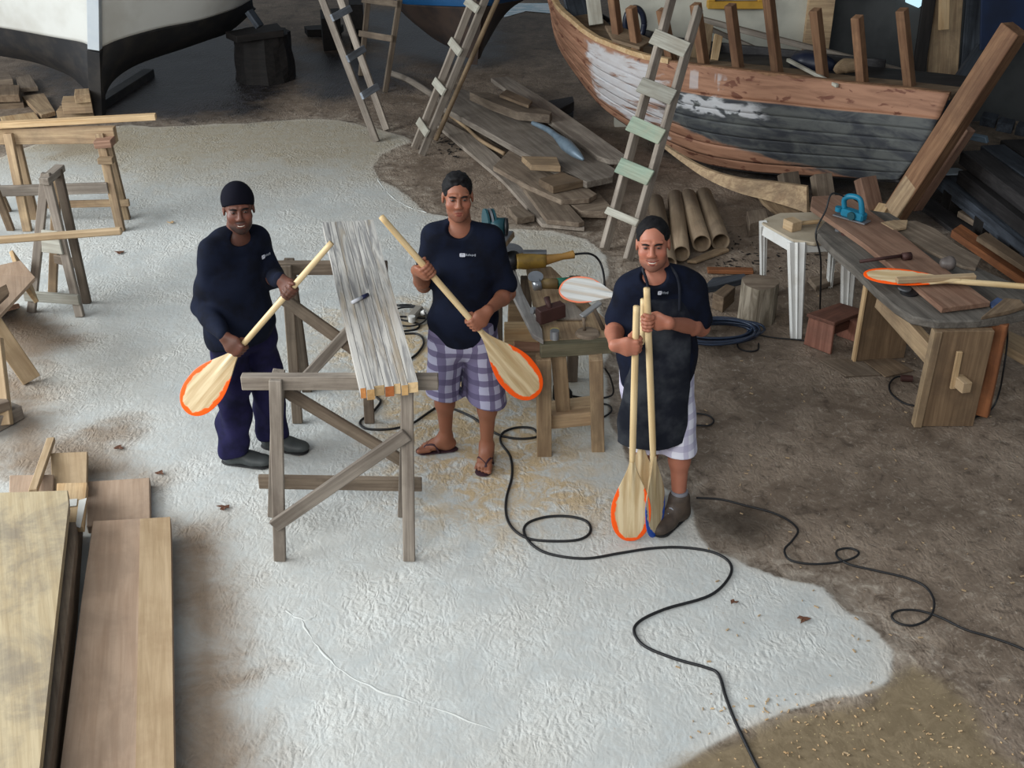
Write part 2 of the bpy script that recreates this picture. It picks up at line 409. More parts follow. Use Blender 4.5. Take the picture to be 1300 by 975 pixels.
wallbox('wall_right', 9.4, 9.5, 3, -.02, 3.6, dkwall, kind='structure')
W[bpy.data.objects['wall_right'].name] = Matrix.Identity(4)
for v in bpy.data.objects['wall_right'].data.vertices:
    if v.co.y > 3.05: v.co.y = 12.1
bm = bmesh.new(); bx(bm, (-7, 9.0, 4.7), (12.5, 19, 4.8)); bm_obj('shade_roof', bm, M_['greybrown'], kind='structure')  # unseen roof over the back only, added to keep sky light off it
# yellow framed window on the cream wall
def win():
    c = [D(905, -14, 11.86), D(905, -5, 11.86), D(968, 13, 11.86)]
    x0 = D(898, 0, 11.86).x; x1 = D(969, 10, 11.86).x; z0 = D(940, 10, 11.86).z; z1 = z0 + .9
    ym = plain('yellow_painted_wood', srgb(178, 136, 50), .6, nz=.4)
    f = bpy.data.objects.new('window_1', None); COL.objects.link(f); W['window_1'] = Matrix.Identity(4); f['kind'] = 'structure'
    w = .07
    for n_, lo, hi in (('window_frame', (x0, 11.8, z0), (x1, 11.9, z0 + w)), ('window_frame', (x0, 11.8, z1 - w), (x1, 11.9, z1)), ('window_frame', (x0, 11.8, z0 + w), (x0 + w, 11.9, z1 - w)), ('window_frame', (x1 - w, 11.8, z0 + w), (x1, 11.9, z1 - w))):
        bm = bmesh.new(); bx(bm, lo, hi, .006); bm_obj(n_, bm, ym, f)
    bm = bmesh.new(); bx(bm, (x0 + w, 11.86, z0 + w), (x1 - w, 11.88, z1 - w))
    bm_obj('window_pane', bm, plain('hazy_glass', srgb(120, 122, 120), .2, nz=.7, nscale=6, c2=srgb(70, 66, 62)), f)
win()
# small opening in dark wall that shows daylight
t = NT('daylight_sky'); t.b.inputs['Emission Color'].default_value = srgb(190, 225, 240); t.b.inputs['Emission Strength'].default_value = .9
m_day = t.done(srgb(180, 210, 225), .5)
o = slab('window_2', [D(1150, -30, 12.05), D(1184, -22, 12.05), D(1177, 2, 12.05), D(1166, 10, 12.05), D(1150, 3, 12.05)], 0, .02, m_day, raw=True, bev=0); o['kind'] = 'structure'
# ---------------------------------------------------------------- hull lofting
def interp_rows(rows, nu, nv):
    """rows: stations, each a list of points top->bottom; returns grid (nu+1)x(nv+1)"""
    R = [crom(r, nv) for r in rows]
    def at(r, x):
        x = x * (len(r) - 1); i = min(int(x), len(r) - 2); return r[i].lerp(r[i + 1], x - i)
    R = [[at(r, j / 40) for j in range(41)] for r in R]
    cols = []
    for j in range(41):
        cols.append(crom([r[j] for r in R], nu))
    return [[cols[j][i] for j in range(41)] for i in range(len(cols[0]))]
def strip_mesh(name, grid, j0, j1, mat, parent, thick=.03, off=0.0, i0=0, i1=None, **kw):
    """a strake: the hull skin between two levels, as a solid plank with true thickness"""
    i1 = len(grid) - 1 if i1 is None else i1
    bm = bmesh.new(); uvl = bm.loops.layers.uv.new('st'); vs = {}
    nI = len(grid) - 1
    def nrm(i, j):
        a = grid[min(i + 1, nI)][j] - grid[max(i - 1, 0)][j]; b = grid[i][min(j + 1, 40)] - grid[i][max(j - 1, 0)]
        n = a.cross(b)
        return n.normalized() if n.length > 1e-9 else Vector((0, -1, 0))
    for i in range(i0, i1 + 1):
        for j in range(j0, j1 + 1):
            n = nrm(i, j); p = grid[i][j]
            vs[i, j, 0] = bm.verts.new(p + n * off); vs[i, j, 1] = bm.verts.new(p + n * (off - thick))
    uv = {}
    def face(*k):
        f = bm.faces.new([vs[a] for a in k])
        for l, a in zip(f.loops, k): l[uvl].uv = (a[0] / nI, a[1] / 40)
    for i in range(i0, i1):
        for j in range(j0, j1):
            face((i, j, 0), (i + 1, j, 0), (i + 1, j + 1, 0), (i, j + 1, 0))
            face((i, j, 1), (i, j + 1, 1), (i + 1, j + 1, 1), (i + 1, j, 1))
    for i in range(i0, i1):
        face((i, j0, 0), (i, j0, 1), (i + 1, j0, 1), (i + 1, j0, 0)); face((i, j1, 0), (i + 1, j1, 0), (i + 1, j1, 1), (i, j1, 1))
    for j in range(j0, j1):
        face((i0, j, 0), (i0, j + 1, 0), (i0, j + 1, 1), (i0, j, 1)); face((i1, j, 0), (i1, j, 1), (i1, j + 1, 1), (i1, j + 1, 0))
    return bm_obj(name, bm, mat, parent, None, True, **kw)

# ---------------------------------------------------------------- wooden boat under repair (right)
wb = thing('wooden_boat', 'wooden boat hull under repair with bare reddish planks, dark paint and white primer patches', 'boat', D(1000, 219, 10.2).to_2d().to_3d())
# stations: gunwale px, lower edge px, depth top, depth bottom
ST = [((695, -14), (703, 10), 12.7, 12.9), ((703, -4), (706, 40), 12.5, 12.8), ((712, 12), (716, 66), 12.25, 12.55), ((728, 26), (738, 99), 11.95, 12.2),
      ((752, 46), (765, 132), 11.6, 11.8), ((790, 62), (800, 158), 11.15, 11.35), ((823, 73), (842, 181), 10.85, 11.05),
      ((872, 81), (890, 203), 10.55, 10.65), ((930, 88), (948, 214), 10.25, 10.35), ((994, 95), (1008, 219), 10.05, 10.15),
      ((1064, 104), (1068, 222), 9.8, 9.85), ((1137, 111), (1118, 226), 9.55, 9.6), ((1206, 119), (1142, 228), 9.3, 9.42)]
rows = []
for (a, b, Ya, Yb) in ST:
    A = D(*a, Ya); B = D(*b, Yb)
    r = []
    for k in range(5):
        f = k / 4; bul = math.sin(f * math.pi) * .09
        r.append(A.lerp(B, f) + Vector((0, -bul, 0)))
    rows.append(r)
hg = interp_rows(rows, 5, 10)
t = NT('hull_planking')
v = t.coord('Object', (1.5, 1.5, 14), rand=False); v2 = t.coord('Object', (2.2, 2.2, 5), rand=False); v3 = t.coord('Object', (7, 7, 16), rand=False)
st = t.new('ShaderNodeUVMap'); st.uv_map = 'st'; sep = t.new('ShaderNodeSeparateXYZ'); t.link(st.outputs[0], sep.inputs[0])
Sx, Tx = sep.outputs[0], sep.outputs[1]
n1 = t.noise(v, 1.4, 5, .6, .5); n2 = t.noise(v2, 1.6, 5, .6, .8); n3 = t.noise(v3, 1.0, 3, .5, .4)
col = t.mix(t.ramp(n1, .35, .7), srgb(156, 116, 92), srgb(126, 90, 70))
col = t.mix(t.math('MULTIPLY', t.ramp(n3, .6, .66), .8), col, srgb(92, 52, 40))
def box01(x, a, b, soft): return t.math('MULTIPLY', t.ramp(x, a - soft, a + soft), t.ramp(x, b + soft, b - soft))
jS = t.math('ADD', Sx, t.math('MULTIPLY', t.math('SUBTRACT', n2, .5), .10)); jT = t.math('ADD', Tx, t.math('MULTIPLY', t.math('SUBTRACT', n2, .5), .22))
low = t.math('MULTIPLY_ADD', t.math('SUBTRACT', Sx, .5), 1.1, .58)
dark = t.math('MULTIPLY', t.ramp(jS, .50, .54), t.math('MULTIPLY', t.ramp(Tx, .255, .27), t.ramp(t.math('SUBTRACT', jT, low), .03, -.03)))
dcol = t.mix(t.ramp(n2, .35, .62), srgb(52, 54, 58), srgb(84, 86, 84)); dcol = t.mix(t.math('MULTIPLY', t.ramp(n1, .5, .75), .5), dcol, srgb(36, 40, 52))
col = t.mix(dark, col, dcol)
wp = t.math('MULTIPLY', box01(jS, .325, .52, .012), box01(jT, .10, .84, .03)); wp = t.math('MULTIPLY', wp, t.ramp(n1, .68, .54))
wp2 = t.math('MULTIPLY', box01(jS, .53, .70, .02), box01(jT, .28, .42, .02)); wp2 = t.math('MULTIPLY', wp2, t.ramp(n3, .62, .5))
wp3 = t.math('MULTIPLY', box01(jS, .545, .645, .01), box01(jT, .06, .2, .02)); wp3 = t.math('MULTIPLY', wp3, t.ramp(t.noise(t.coord('Object', (9, 9, 1), rand=False), 1.0, 2), .52, .6))
white = t.math('MAXIMUM', wp, t.math('MAXIMUM', wp2, t.math('MULTIPLY', wp3, .6)))
col = t.mix(t.math('MULTIPLY', white, .85), col, t.mix(n3, srgb(172, 168, 166), srgb(204, 208, 212)))
t.bump(t.math('ADD', n1, n3), .3, .008)
m_hull = t.done(col, .7)
lev = [0, 10, 15, 20, 25, 30, 35, 40]
for k, (a, b) in enumerate(zip(lev, lev[1:])):
    strip_mesh('strake', hg, a, b, m_hull, wb, thick=.035, off=(.014 if k == 0 else (.0 if k % 2 else .005)))
# bottom planking running in towards the keel, in shade
rows2 = []
for (a, b, Ya, Yb) in ST[2:]:
    B = D(*b, Yb); rows2.append([B, B + Vector((.02, .25, -.05)), Vector((B.x + .05, B.y + .55, max(.1, B.z - .12)))])
hg2 = interp_rows(rows2, 3, 10)
strip_mesh('bottom_planking', hg2, 0, 40, M_['dark'], wb, thick=.03)
# covering rail and the deck shelf inside it
gw = [hg[i][0] for i in range(0, len(hg), 3)]
split = 6 * 5 // 3
def railobj(name, pts, w, h, mat, off):
    bm = bmesh.new(); rings = []
    for i, p in enumerate(pts):
        tt = (pts[min(i + 1, len(pts) - 1)] - pts[max(i - 1, 0)]); tt.z = 0; tt.normalize(); n = Vector((-tt.y, tt.x, 0))
        if n.y < 0: n = -n
        q = p + n * off[0] + Vector((0, 0, off[1]))
        rings.append([bm.verts.new(q), bm.verts.new(q + n * w), bm.verts.new(q + n * w - Vector((0, 0, h))), bm.verts.new(q - Vector((0, 0, h)))])
    for a, b in zip(rings, rings[1:]):
        for k in range(4): bm.faces.new((a[k], a[(k + 1) % 4], b[(k + 1) % 4], b[k]))
    bm.faces.new(rings[0]); bm.faces.new(rings[-1][::-1])
    return bm_obj(name, bm, mat, wb)
railobj('gunwale_rail', gw[:12], .05, .045, M_['pine'], (-.035, .03))
railobj('gunwale_rail', gw[11:], .05, .03, M_['postred'], (-.02, .012))
railobj('deck_shelf', [p - Vector((0, 0, .03)) for p in gw[3:]], .32, .03, M_['mid'], (.03, 0))
railobj('deck_board', [p - Vector((0, 0, .055)) for p in gw[5:]], .45, .03, M_['dark'], (.37, 0))
# far side of the hull
far = [p + Vector((.25, .85 * min(1, .25 + i / 8), 0)) for i, p in enumerate(gw[2:-2])]
rows3 = [[p, p - Vector((0, .05, .45)), p - Vector((0, .25, .8))] for p in far]
strip_mesh('far_side_planking', interp_rows(rows3, 2, 6), 0, 40, M_['dark'], wb, thick=.03)
# ribs standing above the gunwale: base px, top px, depth
RIBS = [((788, 50), (776, -22), 11.15), ((812, 60), (801, 9), 10.98), ((856, 72), (840, 12), 10.75), ((897, 80), (883, 5), 10.55), ((941, 85), (927, 6), 10.36),
        ((991, 94), (973, -24), 10.14), ((1049, 99), (1035, 12), 9.98), ((1099, 103), (1088, 21), 9.8), ((1160, 111), (1145, 12), 9.62)]
for (b, tp, Y) in RIBS:
    A = D(b[0], b[1], Y + .1) - Vector((0, 0, .12)); B = D(tp[0], tp[1], Y + .02)
    beam('rib', A, B, .085, .075, M_['postred'], wb, up=(.75, -.65, 0), bev=.004)
# stem post
sp = thing('stem_post', 'thick raking brown timber stem post leaning at the right end of the wooden boat', 'timber', D(1130, 275, 9.3).to_2d().to_3d())
beam('post', D(1133, 276, 9.25), D(1289, 36, 8.8), .17, .15, M_['postred'], sp, up=(-.5, -.62, .6), bev=.006)
beam('knee', D(1158, 262, 9.42), D(1226, 160, 9.28), .14, .12, M_['redbrown'], sp, up=(-.5, -.62, .6), bev=.006)
beam('scarf_block', D(1128, 276, 9.18), D(1172, 210, 9.1), .15, .05, M_['pine_old'], sp, up=(-.5, -.62, .6), bev=.006)

# bent plank hanging off the lower hull + supports below it
bent = [G(841, 182, .25), G(862, 196, .24), G(895, 214, .22), G(935, 226, .22), G(980, 231, .25), G(1024, 237, .3)]
bm = bmesh.new(); rings = []
for i, p in enumerate(crom(bent, 6)):
    f = i / 30; h = .03 + .16 * f ** 1.6
    rings.append([bm.verts.new(p), bm.verts.new(p + Vector((.02, .03, 0))), bm.verts.new(p + Vector((.03, .02 - .1 * f, -h))), bm.verts.new(p + Vector((.0, -.02 - .1 * f, -h)))])
for a, b in zip(rings, rings[1:]):
    for k in range(4): bm.faces.new((a[k], a[(k + 1) % 4], b[(k + 1) % 4], b[k]))
bm.faces.new(rings[0]); bm.faces.new(rings[-1][::-1])
bm_obj('curved_plank', bm, M_['pine_old'], None, label='long curved plank sweeping below the dark hull, wide at its right end', cat='plank')
slab('wide_board', [(952, 232), (1000, 240), (1036, 262), (992, 276), (968, 256)], .10, .03, M_['pine_old'], label='pale flat board lying under the curved plank behind the white table', cat='board')
for (a, b, Ya, Yb, m, lb) in [((1008, 262), (1000, 220), 9.7, 9.85, 'greybrown', 'grey-brown prop left of the three short props under the dark hull'),
                              ((1048, 262), (1042, 222), 9.5, 9.65, 'greybrown', 'grey-brown prop, middle of the three short props under the dark hull'),
                              ((1108, 268), (1098, 226), 9.3, 9.45, 'redbrown', 'reddish prop right of the three short props, beside the stem post foot')]:
    beam('hull_prop', D(*a, Ya), D(*b, Yb), .16, .1, M_[m], None, label=lb, cat='prop', group='props under the wooden boat')
beam('wood_offcut', G(1108, 284, .1), G(1122, 262, .16), .09, .06, M_['pine'], None, label='pale wedge offcut leaning at the foot of the stem post', cat='offcut')

# ---------------------------------------------------------------- white and black boat (left)
t = NT('white_boat_paint'); v = t.coord('Object', rand=False)
m_whitehull = t.done(t.mix(t.ramp(t.noise(v, 2, 4), .4, .7), srgb(206, 206, 200), srgb(190, 188, 180)), .45)
m_whitestem = plain('bluish_white_paint', srgb(186, 192, 196), .45, nz=.3, c2=srgb(160, 170, 180))
m_anti = plain('black_bottom_paint', srgb(36, 36, 38), .7, nz=.8, nscale=5, c2=srgb(58, 54, 50))
wbt = thing('white_boat', 'large white hull with black bottom paint seen bow-on at the upper left', 'boat', G(123, 145))
YB = 12.25
def side(ptsW, ptsB, ptsT, Ys, name, nm2, flip):
    rows = [[D(*a, Y) for a in (tp, w)] for tp, w, Y in zip(ptsT, ptsW, Ys)]
    rows = [[r[0], r[0].lerp(r[1], .5) + Vector((0, -.02, 0)), r[1]] for r in rows]
    g = interp_rows(rows, 5, 6)
    strip_mesh(name, g, 0, 40, m_whitehull, wbt, thick=.04, label='white topside')
    rows = []
    for w, b, Y in zip(ptsW, ptsB, Ys):
        A = D(*w, Y); B = D(b[0], b[1], Y + b[2]); rows.append([A, A.lerp(B, .5) + Vector((0, -.06, -.02)), B])
    g = interp_rows(rows, 5, 6)
    strip_mesh(nm2, g, 0, 40, m_anti, wbt, thick=.04, label='black bottom')
# right flank
side([(124, 60), (150, 48), (200, 34), (240, 26), (268, 18), (296, 8), (316, -3)],
     [(127, 125, .05), (140, 100, .15), (172, 78, .3), (230, 58, .4), (262, 47, .4), (290, 36, .35), (322, 8, .2)],
     [(124, -220), (160, -220), (220, -200), (280, -180), (320, -160), (350, -140), (372, -120)],
     [12.2, 12.35, 12.7, 13.0, 13.25, 13.6, 14.0], 'topside', 'bottom', 0)
# left flank
side([(117, 60), (105, 54), (85, 50), (62, 46), (30, 40), (0, 35), (-60, 26)],
     [(118, 125, .05), (112, 118, .1), (100, 106, .2), (86, 95, .25), (46, 80, .35), (0, 71, .4), (-60, 60, .45)],
     [(117, -220), (95, -220), (60, -220), (20, -210), (-40, -200), (-90, -190), (-160, -170)],
     [12.2, 12.22, 12.3, 12.38, 12.5, 12.65, 12.95], 'topside', 'bottom', 1)
beam('stem', D(117.5, -150, 12.1), D(120.5, 62, 12.12), .12, .1, m_whitestem, wbt, up=(0, -1, 0))
beam('keel_post', D(121, 62, 12.15), D(124.5, 147, 12.3), .13, .14, m_anti, wbt, up=(0, -1, 0))
beam('keel', D(125, 138, 12.5), D(190, 96, 13.8), .13, .16, m_anti, wbt)
# keel blocks and stump
for i, (p, z, t_, lb) in enumerate([([(71, 141), (118, 138), (116, 132), (76, 134)], .10, .10, 'lowest pale block of the pile left of the white boat keel'),
                                   ([(78, 131), (116, 129), (115, 121), (80, 122)], .22, .12, 'middle pale block of the pile left of the white boat keel'),
                                   ([(94, 121), (114, 119), (113, 112), (95, 113)], .31, .09, 'top pale block of the pile left of the white boat keel')]):
    slab('keel_block', p, z, t_, M_['pine_old'], label=lb, cat='block', group='blocks beside the white boat keel')
bm = bmesh.new()
c = G(333, 106); rr = .32
ring = []
for j in range(9):
    z = .52 * j / 8; rad = rr * (1.08 - .1 * j / 8)
    ring.append([bm.verts.new((c.x + rad * math.cos(k * math.pi / 12) * (1 + .05 * math.sin(k * 3.1 + j * .6)), c.y + .25 + rad * math.sin(k * math.pi / 12) * (1 + .05 * math.cos(k * 2.3)), z)) for k in range(24)])
for a, b in zip(ring, ring[1:]):
    for k in range(24): bm.faces.new((a[k], a[(k + 1) % 24], b[(k + 1) % 24], b[k]))
bm.faces.new(ring[0][::-1]); bm.faces.new(ring[-1])
bm_obj('tree_stump', bm, M_['black'], None, smooth=False, label='big blackened round stump under the stern of the white boat', cat='stump')
slab('stump_board', [(286, 40), (352, 29), (360, 38), (300, 46)], .60, .075, M_['black'], label='black board laid across the top of the big stump', cat='board')
beam('prop_wedge', D(316, 14, 13.35), D(330, 34, 13.3), .1, .06, M_['rubbed'], None, label='short slanting wedge between the white boat and the stump board', cat='wedge')
# scrap at far left
for p, z, t_, m, lb in [([(-30, 122), (24, 120), (25, 108), (-30, 106)], .14, .08, 'mid', 'upper brown timber of the low stack at the left edge under the white hull'),
                        ([(-30, 134), (30, 131), (28, 121), (-30, 122)], .05, .06, 'mid', 'lower brown timber of the low stack at the left edge under the white hull'),
                        ([(28, 122), (56, 118), (70, 141), (52, 146)], .06, .05, 'pine_old', 'pale board end pointing at the keel block pile'),
                        ([(20, 98), (38, 94), (48, 110), (24, 112)], .08, .05, 'greybrown', 'small grey board behind the low timber stack at the left'),
                        ([(0, 148), (44, 142), (52, 154), (8, 162)], .05, .04, 'pine', 'whitish board lying just behind the left trestle top'),
                        ([(-20, 96), (12, 92), (16, 100), (-20, 103)], .1, .07, 'greybrown', 'short grey timber at the far left under the white hull')]:
    slab('scrap_board', p, z, t_, M_[m], label=lb, cat='board')

# ---------------------------------------------------------------- blue boat (top centre)
m_blue = plain('blue_boat_paint', srgb(28, 84, 132), .5, nz=.4, nscale=3, c2=srgb(18, 60, 100))
m_brownhull = plain('brown_bottom_paint', srgb(72, 58, 50), .8, nz=.7, nscale=4, c2=srgb(40, 38, 40))
bb = thing('blue_boat', 'blue boat with dark brown bottom behind the ladders at the top', 'boat', G(600, 78))
rows = [[D(440, -120, 15.3), D(470, -30, 15.2), D(500, -4, 15.1)], [D(480, -120, 14.9), D(500, -20, 14.8), D(520, 3, 14.7)], [D(560, -120, 14.5), D(565, -15, 14.35), D(570, 7, 14.3)],
        [D(610, -120, 14.3), D(612, -10, 14.1), D(612, 8, 14.05)], [D(660, -120, 14.6), D(645, -20, 14.5), D(632, 2, 14.4)], [D(720, -120, 15.4), D(690, -30, 15.2), D(664, -4, 15.0)]]
strip_mesh('topside', interp_rows(rows, 5, 6), 0, 40, m_blue, bb, thick=.04, label='blue topside')
rows = [[D(500, -4, 15.1), D(505, 4, 15.2), D(512, 8, 15.3)], [D(520, 3, 14.7), D(528, 24, 14.9), D(545, 40, 15.0)], [D(570, 7, 14.3), D(572, 36, 14.45), D(578, 60, 14.6)],
        [D(612, 8, 14.05), D(608, 40, 14.1), D(602, 74, 14.15)], [D(632, 2, 14.4), D(622, 30, 14.6), D(612, 58, 14.7)], [D(664, -4, 15.0), D(650, 4, 15.1), D(640, 8, 15.2)]]
strip_mesh('bottom', interp_rows(rows, 5, 6), 0, 40, m_brownhull, bb, thick=.04, label='dark brown bottom')
beam('keel_post', D(608, 0, 14.0), D(601, 80, 14.1), .1, .1, m_brownhull, bb, up=(0, -1, 0))
for p, z, t_, lb in [([(386, 33), (412, 31), (436, 31), (430, 37), (390, 38)], .12, .09, 'dark board on the ground left of the leftmost ladder foot line'),
                     ([(406, 12), (430, 10), (432, 22), (408, 24)], .4, .4, 'dark square block standing behind the leftmost ladder'),
                     ([(444, 36), (462, 35), (462, 40), (445, 42)], .2, .2, 'small dark block right of the leftmost ladder'),
                     ([(442, -6), (460, -6), (460, 6), (443, 6)], .5, .5, 'tall dark block behind the upper rung of the leftmost ladder')]:
    slab('chock', p, z, t_, M_['black'], label=lb, cat='block')
# ---------------------------------------------------------------- ladders
def on(P0, P1, py):
    """point of the line P0-P1 that stands at picture row py"""
    lo, hi = 0, 1
    for _ in range(30):
        m2 = (lo + hi) / 2; q = P0.lerp(P1, m2); zz = q.z - CAM_H; fy = q.y * math.cos(PITCH) - zz * math.sin(PITCH); uy = q.y * math.sin(PITCH) + zz * math.cos(PITCH)
        if 487.5 - F_PX * uy / fy > py: lo = m2
        else: hi = m2
    return P0.lerp(P1, lo)
def ladder(label, railA, railB, rungs, mat, rungmat, w=.07, t=.035, rt=.025, rh=.07, up=(0, -1, .3)):
    """railA/B: (foot, top) points; rungs: list of (fa, fb) fractions"""
    L = thing('ladder', label, 'ladder', ((railA[0] + railB[0]) / 2).to_2d().to_3d(), group='ladders in the yard')
    n = (railB[0] - railA[0]).cross(railA[1] - railA[0]).normalized()
    if n.y > 0: n = -n
    beam('rail', *railA, t, w, mat, L, up=n); beam('rail', *railB, t, w, mat, L, up=n)
    for (fa, fb) in rungs:
        a = on(railA[0], railA[1], fa); b = on(railB[0], railB[1], fb); e = (b - a).normalized() * .05
        upv = (railA[1] - railA[0]).normalized()
        nn = (b - a).cross(upv).normalized()
        off = n * (w / 2 + rt / 2)
        beam('rung', a - e + off, b + e + off, rh, rt, rungmat, L, up=n)
    return L
m_rung = wood('bluish_grey_rung', srgb(150, 158, 168), srgb(128, 134, 142), srgb(100, 100, 100))
m_green = wood('pale_green_painted_wood', srgb(142, 156, 138), srgb(122, 138, 122), srgb(150, 140, 120))
m_white = wood('whitewashed_wood', srgb(166, 164, 152), srgb(144, 140, 128), srgb(130, 120, 106))
# leftmost ladder
ladder('ladder with bluish rungs leaning left between the stump and the blue boat, leftmost ladder', (G(478, 180), D(398, -30, 11.9)), (G(491, 165), D(422, -30, 12.3)),
       [(123, 113), (76, 65), (24, 14)], M_['grey'], m_rung)
ladder('thin grey ladder standing upright in the shade behind the leftmost ladder', (G(458, 96), D(470, -30, 13.9)), (G(489, 117), D(512, -30, 13.4)),
       [(43, 49), (0, 5)], M_['greybrown'], M_['greybrown'], w=.06)
ladder('narrow ladder seen edge-on with white rungs, right of the blue boat keel', (G(526, 188), D(612, -30, 12.0)), (G(535, 197), D(628, -30, 11.6)),
       [(158, 170), (107, 118), (56, 68), (5, 14)], M_['grey'], m_white, rh=.08)
tube('leaning_pole', [G(553, 178, .02), D(640, -20, 12.2)], .024, M_['pine_old'], label='thin ochre pole leaning beside the edge-on ladder', cat='pole')
# main ladder on the wooden boat
A0, A1 = G(767, 317), D(853, -4, 10.1); B0, B1 = G(797, 331), D(887, 10, 10.0)
LD = ladder('ladder with pale green and white rungs leaning on the wooden boat', (A0, A1), (B0, B1), [], M_['grey'], m_white, w=.085, t=.045)
n = (B0 - A0).cross(A1 - A0).normalized(); n = -n if n.y > 0 else n
for (pa, pb, m) in [((829, 52), (866, 66), m_white), ((818, 113), (849, 126), m_white), ((798, 162), (835, 176), m_green), ((784, 215), (820, 228), m_green), ((769, 272), (803, 285), m_white)]:
    a = on(A0, A1, pa[1]); b = on(B0, B1, pb[1]); e = (b - a).normalized() * .04; off = n * .055
    beam('rung', a - e + off, b + e + off, .06 if pa[1] > 250 else .13, .022, m, LD, up=n)

# ---------------------------------------------------------------- pile of planks in the middle distance
for p, z, t_, m, lb in [
    ([(553, 157), (557, 149), (600, 172), (633, 199), (660, 226), (700, 272), (741, 281), (742, 289), (688, 284), (638, 228), (590, 188)], .04, .035, 'grey', 'long crooked plank at the near left edge of the plank pile'),
    ([(653, 224), (662, 225), (700, 250), (722, 259), (742, 281), (735, 283), (694, 279), (675, 252)], .085, .04, 'greybrown', 'dark grey plank with a pointed end, nearest in the plank pile'),
    ([(626, 211), (648, 189), (700, 208), (758, 246), (748, 252), (712, 254), (668, 234)], .13, .045, 'greybrown', 'broad grey-brown board under the two small blocks in the plank pile'),
    ([(716, 254), (760, 244), (776, 262), (771, 269), (738, 268)], .08, .06, 'greybrown', 'stubby dark board end at the right of the plank pile by the ladder'),
    ([(556, 132), (570, 113), (590, 114), (640, 134), (700, 163), (782, 215), (778, 224), (745, 231), (722, 222), (672, 197), (610, 162)], .20, .06, 'grey', 'longest and widest grey plank across the middle of the plank pile'),
    ([(672, 166), (700, 150), (780, 205), (775, 214)], .10, .05, 'greybrown', 'dark plank underneath, between the two long planks of the pile'),
    ([(623, 99), (645, 97), (700, 131), (793, 196), (790, 203), (774, 203), (758, 198), (700, 155), (652, 120)], .24, .045, 'grey', 'long grey plank along the far right side of the plank pile'),
    ([(689, 129), (727, 122), (729, 129), (706, 141)], .17, .10, 'dark', 'dark block sticking out at the far right of the plank pile'),
    ([(706, 140), (726, 133), (728, 142), (714, 150)], .06, .06, 'rubbed', 'small dark offcut behind the far right plank of the pile'),
    ([(596, 117), (620, 117), (701, 142), (698, 146), (657, 142), (625, 130)], .32, .085, 'greybrown', 'thick dark-ended timber resting on top of the plank pile'),
    ([(634, 120), (643, 113), (676, 128), (671, 134)], .37, .03, 'mid', 'small brown board lying on the thick timber of the plank pile'),
    ([(662, 198), (707, 199), (712, 211), (674, 209)], .262, .055, 'pine_old', 'light brown small block on the plank pile, upper of two'),
    ([(684, 227), (716, 217), (741, 229), (702, 237)], .20, .065, 'mid', 'darker brown small block on the plank pile, lower of two'),
    ([(645, 263), (660, 260), (679, 273), (656, 277)], .07, .06, 'greybrown', 'grey block on the ground left of the plank pile tip')]:
    slab('plank', p, z, t_, M_[m], label=lb, cat='plank')
tube('long_batten', [G(494, 92, .05), G(520, 102, .1), G(560, 128, .12), G(575, 140, .12)], .04, M_['grey'], label='long grey batten running from the upright ladder to the plank pile', cat='batten', seg=6)
tube('thin_batten', [G(572, 147, .08), G(592, 162, .08), G(610, 178, .09), G(640, 195, .1)], .02, M_['pine_old'], label='thin crooked batten beside the longest plank of the pile', cat='batten', seg=6)
beam('thin_stick', G(585, 152, .06), G(632, 190, .06), .05, .03, M_['greybrown'], label='short dark stick next to the thin crooked batten', cat='stick')
m_steel = plain('bluish_metal', srgb(110, 126, 138), .5, .3, nz=.5, nscale=12, c2=srgb(78, 92, 104))
tube('metal_strip', [G(676, 156, .26), G(696, 165, .26), G(712, 178, .27), G(728, 192, .27), G(741, 203, .24)], [.02, .028, .03, .06, .045, .01], m_steel, label='bluish curved metal strip with a spoon-like end lying on the plank pile', cat='metal strip')

# cardboard tubes
m_card = wood('brown_cardboard_tube', srgb(138, 120, 98), srgb(120, 102, 82), srgb(84, 72, 60), grain=.2)
def pipe(a, b, za, zb, r, lb):
    A = G(*a, za); B = G(*b, zb); M, L = frame(A, B)
    bm = bmesh.new(); N = 24
    rg = []
    for (x, rad) in ((0, r), (L, r), (L, r * .84), (0, r * .84)):
        rg.append([bm.verts.new((x, rad * math.cos(2 * math.pi * k / N), rad * math.sin(2 * math.pi * k / N))) for k in range(N)])
    for i in range(4):
        for k in range(N): bm.faces.new((rg[i][k], rg[i][(k + 1) % N], rg[(i + 1) % 4][(k + 1) % N], rg[(i + 1) % 4][k]))
    return bm_obj('cardboard_tube', bm, m_card, None, M, True, label=lb, cat='tube', group='brown tubes on the ground')
pipe((848, 336), (832, 256), .07, .08, .070, 'brown tube farthest left, half hidden behind the head of the man in the apron')
pipe((865, 322), (857, 250), .08, .08, .068, 'second brown tube from the left of the four tubes')
pipe((891, 309), (873, 250), .08, .08, .075, 'third brown tube from the left of the four tubes')
pipe((915, 307), (893, 248), .08, .08, .075, 'brown tube farthest right of the four tubes')
slab('flat_board', [(872, 331), (906, 316), (922, 313), (926, 317), (884, 332)], .025, .02, M_['pine_old'], label='thin board on the ground under the mouths of the tubes', cat='board')
beam('orange_stick', G(898, 343, .02), G(956, 344, .02), .07, .03, M_['orangewood'], label='orange-brown stick on the ground behind the log', cat='stick')
slab('stone_block', [(948, 268), (972, 264), (976, 278), (952, 284)], .12, .12, M_['greybrown'], label='grey block in the shade behind the white table', cat='block')

